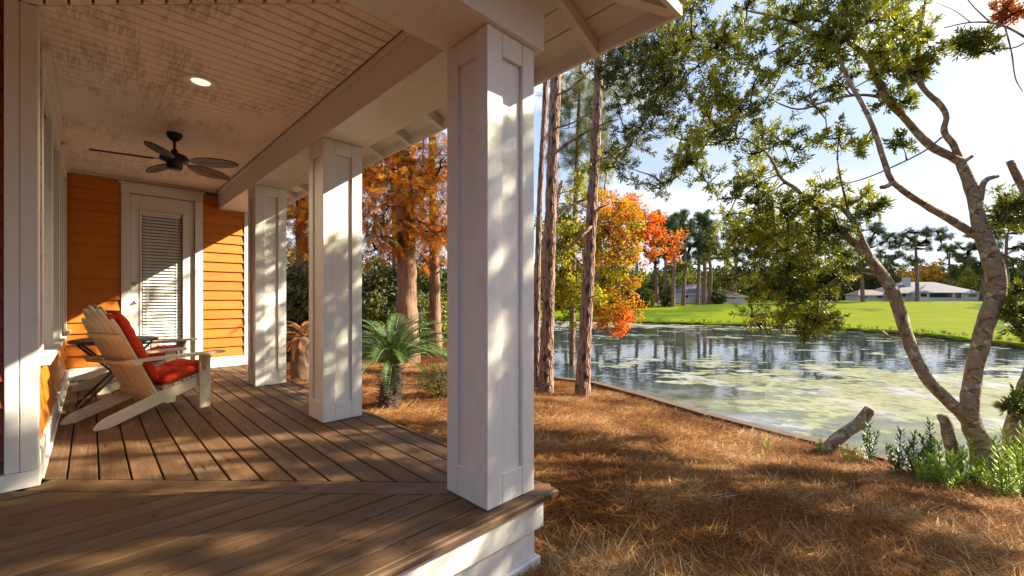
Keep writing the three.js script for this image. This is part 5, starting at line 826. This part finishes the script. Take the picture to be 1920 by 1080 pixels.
[[1692, 112, 500, 26, 'orange-tinged autumn tree behind the chimney', GOLD], [1750, 115, 494, 30, 'golden autumn tree behind the grey roof', GOLD], [1812, 108, 498, 30, 'yellow-green tree at the right end of the grey roof', LIME], [1655, 106, 508, 24, 'olive tree left of the grey-roofed house', OLIVE], [1880, 96, 500, 36, 'olive tree right of the leaning trunk across the lawn', OLIVE], [1600, 110, 505, 34, 'olive tree behind the small far roof', OLIVE], [1540, 112, 505, 34, 'olive tree beyond the hanging leaves', OLIVE], [1480, 112, 500, 34, 'dark tree beyond the hanging leaves', DARKGREEN], [1420, 108, 500, 34, 'olive tree right of the purple roof', OLIVE], [1285, 100, 512, 30, 'yellowish tree behind the purple roof', LIME], [1360, 104, 505, 30, 'dark tree behind the purple roof', DARKGREEN], [1235, 96, 508, 26, 'dark tree left of the purple roof', DARKGREEN], [1190, 92, 505, 30, 'dark tree across the water behind the maple', DARKGREEN], [1130, 90, 500, 34, 'olive tree across the water behind the pine trunks', OLIVE], [1070, 86, 495, 34, 'dark tree across the water between the pine trunks', DARKGREEN], [1010, 84, 495, 34, 'dark tree across the water behind the corner column', DARKGREEN], [1935, 90, 480, 40, 'olive tree at the right end of the far lawn', OLIVE], [700, 62, 480, 60, 'dark wood edge beyond the cypresses', DARKGREEN], [810, 60, 480, 60, 'olive wood edge beyond the slim cypress', OLIVE], [570, 55, 470, 60, 'dark tree far beyond the back columns', DARKGREEN]].forEach(([px, d, t, w, l, c], i) => farTree(px, d, t, w, l, c, 300 + i));
[[1197, 70, 545, 9, 'rounded green bush at the left end of the far lawn', OLIVE], [1215, 71, 543, 9, 'sunlit yellow-green bush at the left end of the far lawn', LIME], [1252, 72, 548, 7, 'low bush left of the purple-roofed house', OLIVE], [1345, 76, 548, 10, 'low bush right of the three thin pines', OLIVE], [1560, 84, 546, 12, 'low bush at the lawn edge left of the leaning stem', OLIVE], [1870, 84, 540, 14, 'bush at the lawn edge right of the leaning trunk', LIME], [1905, 80, 536, 14, 'bush at the far right of the lawn edge', OLIVE]].forEach(([px, d, t, w, l, c], i) => farTree(px, d, t, w, l, c, 340 + i, 'lawn_shrub'));

// houses beyond the lawn
function farHouse(label, px0, px1, eavePy, ridgePy, basePy, depth, roofC, wallC, wins, seed, gable) {
  const a = at(px0, basePy, depth), b = at(px1, basePy, depth), c = a.clone().lerp(b, 0.5), W = a.distanceTo(b), y0 = c.y, t = thing('far_house', label, 'house', c, 'houses beyond the lawn'); t.rotation.y = Math.atan2(-RIGHT.z, RIGHT.x);
  const ye = at(px0, eavePy, depth).y - y0, yr = at(px0, ridgePy, depth).y - y0, D = W * 0.55, wallM = mat({ color: wallC, roughness: 0.8 }), roofM = mat({ map: shingleMap, color: roofC, roughness: 0.85 }), dark = mat({ color: rgb(0.03, 0.035, 0.04), roughness: 0.15 });
  mesh(t, 'wall', new GB('x').box(-W * 0.46, W * 0.46, -1.2, ye, -D + 0.5, 0, 0).geo(), wallM);
  const E = 0.5, rx = W * 0.2; const r = part(t, 'roof');
  mesh(r, 'roof_slope', new GB('x').quad(V(-W / 2, ye, E), V(W / 2, ye, E), V(rx, yr, -D / 2), V(-rx, yr, -D / 2), V(0, 1, 1)).geo(), roofM);
  mesh(r, 'roof_slope', new GB('x').quad(V(-W / 2, ye, -D), V(W / 2, ye, -D), V(rx, yr, -D / 2), V(-rx, yr, -D / 2), V(0, 1, -1)).geo(), roofM);
  const hip = new GB('z'); hip.tri(V(-W / 2, ye, E), V(-W / 2, ye, -D), V(-rx, yr, -D / 2), V(-1, 1, 0)); mesh(r, 'roof_slope', hip.geo(), roofM); const hip2 = new GB('z'); hip2.tri(V(W / 2, ye, E), V(W / 2, ye, -D), V(rx, yr, -D / 2), V(1, 1, 0)); mesh(r, 'roof_slope', hip2.geo(), roofM);
  mesh(r, 'eave_board', new GB('x').box(-W / 2, W / 2, ye - 0.22, ye - 0.01, E - 0.1, E, 0).geo(), wallM);
  if (gable) { const gx = -W * 0.08, gw = W * 0.3, gy = lerp(ye, yr, 0.78), g = new GB('z'); g.tri(V(gx - gw, ye + 0.02, 2.6), V(gx + gw, ye + 0.02, 2.6), V(gx, gy, -D * 0.12), V(0, 1, 1)); mesh(r, 'front_hip', g.geo(), roofM); const s1 = new GB('z'); s1.tri(V(gx - gw, ye + 0.02, 2.6), V(gx, gy, -D * 0.12), V(gx - gw, ye + 0.03, 0.3), V(-1, 1, 0)); s1.tri(V(gx + gw, ye + 0.02, 2.6), V(gx, gy, -D * 0.12), V(gx + gw, ye + 0.03, 0.3), V(1, 1, 0)); mesh(r, 'front_hip', s1.geo(), roofM); mesh(t, 'bay_wall', new GB('x').box(gx - gw * 0.95, gx + gw * 0.95, -1.2, ye, 0.01, 2.2, 0).geo(), wallM); const ch = mesh(r, 'chimney', new GB('y').box(-W * 0.27, -W * 0.21, ye, yr + 0.9, -D * 0.35, -D * 0.25, 0).geo(), wallM); }
  for (const [x0, x1, h0, h1] of wins) { const zf = gable && x0 > -0.38 && x1 < 0.22 ? 2.2 : 0, f = part(t, 'window'); mesh(f, 'frame', new GB('x').box(x0 * W - 0.08, x1 * W + 0.08, ye * h0 - 0.08, ye * h1 + 0.06, zf + 0.01, zf + 0.05, 0).geo(), wallM); mesh(f, 'pane', new GB('x').box(x0 * W, x1 * W, ye * h0, ye * h1, zf + 0.02, zf + 0.07, 0).geo(), dark); }
}
farHouse('low white house with light grey hipped roof and chimney across the lawn', 1682, 1842, 549, 527, 560, 92, rgb(0.36, 0.40, 0.48), rgb(0.5, 0.49, 0.48), [[-0.34, -0.27, 0.3, 0.85], [-0.24, 0.02, 0.2, 0.9], [0.06, 0.12, 0.1, 0.85], [0.25, 0.31, 0.3, 0.85], [0.34, 0.43, 0.3, 0.85], [-0.44, -0.40, 0.3, 0.85]], 1, true);
farHouse('white-walled house with purple-grey roof behind the three thin pines', 1266, 1345, 551, 532, 561, 82, rgb(0.36, 0.31, 0.40), rgb(0.62, 0.6, 0.6), [[-0.3, -0.2, 0.3, 0.85], [0.0, 0.1, 0.3, 0.85], [0.2, 0.32, 0.3, 0.85]], 2);
farHouse('house with terracotta roof right of the purple-roofed one', 1315, 1400, 555, 543, 562, 80, rgb(0.6, 0.3, 0.2), rgb(0.5, 0.46, 0.42), [[-0.3, -0.2, 0.3, 0.85], [0.1, 0.25, 0.3, 0.85]], 3);
farHouse('small pale-roofed house left of the leaning stem', 1606, 1668, 553, 543, 561, 95, rgb(0.45, 0.40, 0.38), rgb(0.5, 0.47, 0.45), [[-0.3, -0.18, 0.3, 0.85], [0.12, 0.28, 0.3, 0.85]], 4);

{ // grass growing along the water of the far shore, and a distant wood closing the view
  const r = rng(7), list = [], g = tuft(6, 22, 0.34, 0.012, 0.9), host = { position: V(0, 0, 0), add: (o) => scene.add(o) };
  for (let i = FAR_FROM; i < FAR_TO; i++) { const [ax, az] = SHORE[i], [bx, bz] = SHORE[i + 1], L = Math.hypot(bx - ax, bz - az); for (let k = 0; k < L * 10; k++) { const t = r(), x = lerp(ax, bx, t), z = lerp(az, bz, t), o = (r() - 0.25) * 1.0, nx = -(bz - az) / L, nz = (bx - ax) / L, s = shore(x + nx * o, z + nz * o); const p = V(x + nx * o, 0, z + nz * o); if (s[0] < -0.25) continue; p.y = Math.max(groundY(p.x, p.z, s), WATER - 0.05); const c = r() < 0.3 ? [0.22, 0.15, 0.06] : [0.12, 0.15, 0.02], v = 0.7 + 0.6 * r(); list.push([p, V((r() - 0.5) * 0.5, 1, (r() - 0.5) * 0.5).normalize(), 0.25 + 0.55 * r(), rgb(c[0] * v, c[1] * v, c[2] * v)]); } }
  copies(host, 'shore_grass', g, M.matte, list);
  const wood = [], cols = [OLIVE, DARKGREEN, LIME].flat();
  for (let i = 0; i < 9000; i++) { const px = lerp(200, 2300, r()), d = 122 + 45 * r(), h = 9 + 3.5 * fbm2(px * 0.012, 3, 3) * 2, p = at(px, 560, d); p.y = 0.2 + h * Math.pow(r(), 0.7); const c = cols[Math.floor(r() * cols.length)], v = 0.6 + 0.6 * r(); wood.push([p, rdir(r), 1.4 + 1.4 * r(), rgb(c[0] * v, c[1] * v, c[2] * v)]); }
  copies(host, 'distant_wood', bushG, M.matte, wood);
}
renderer.render(scene, camera);
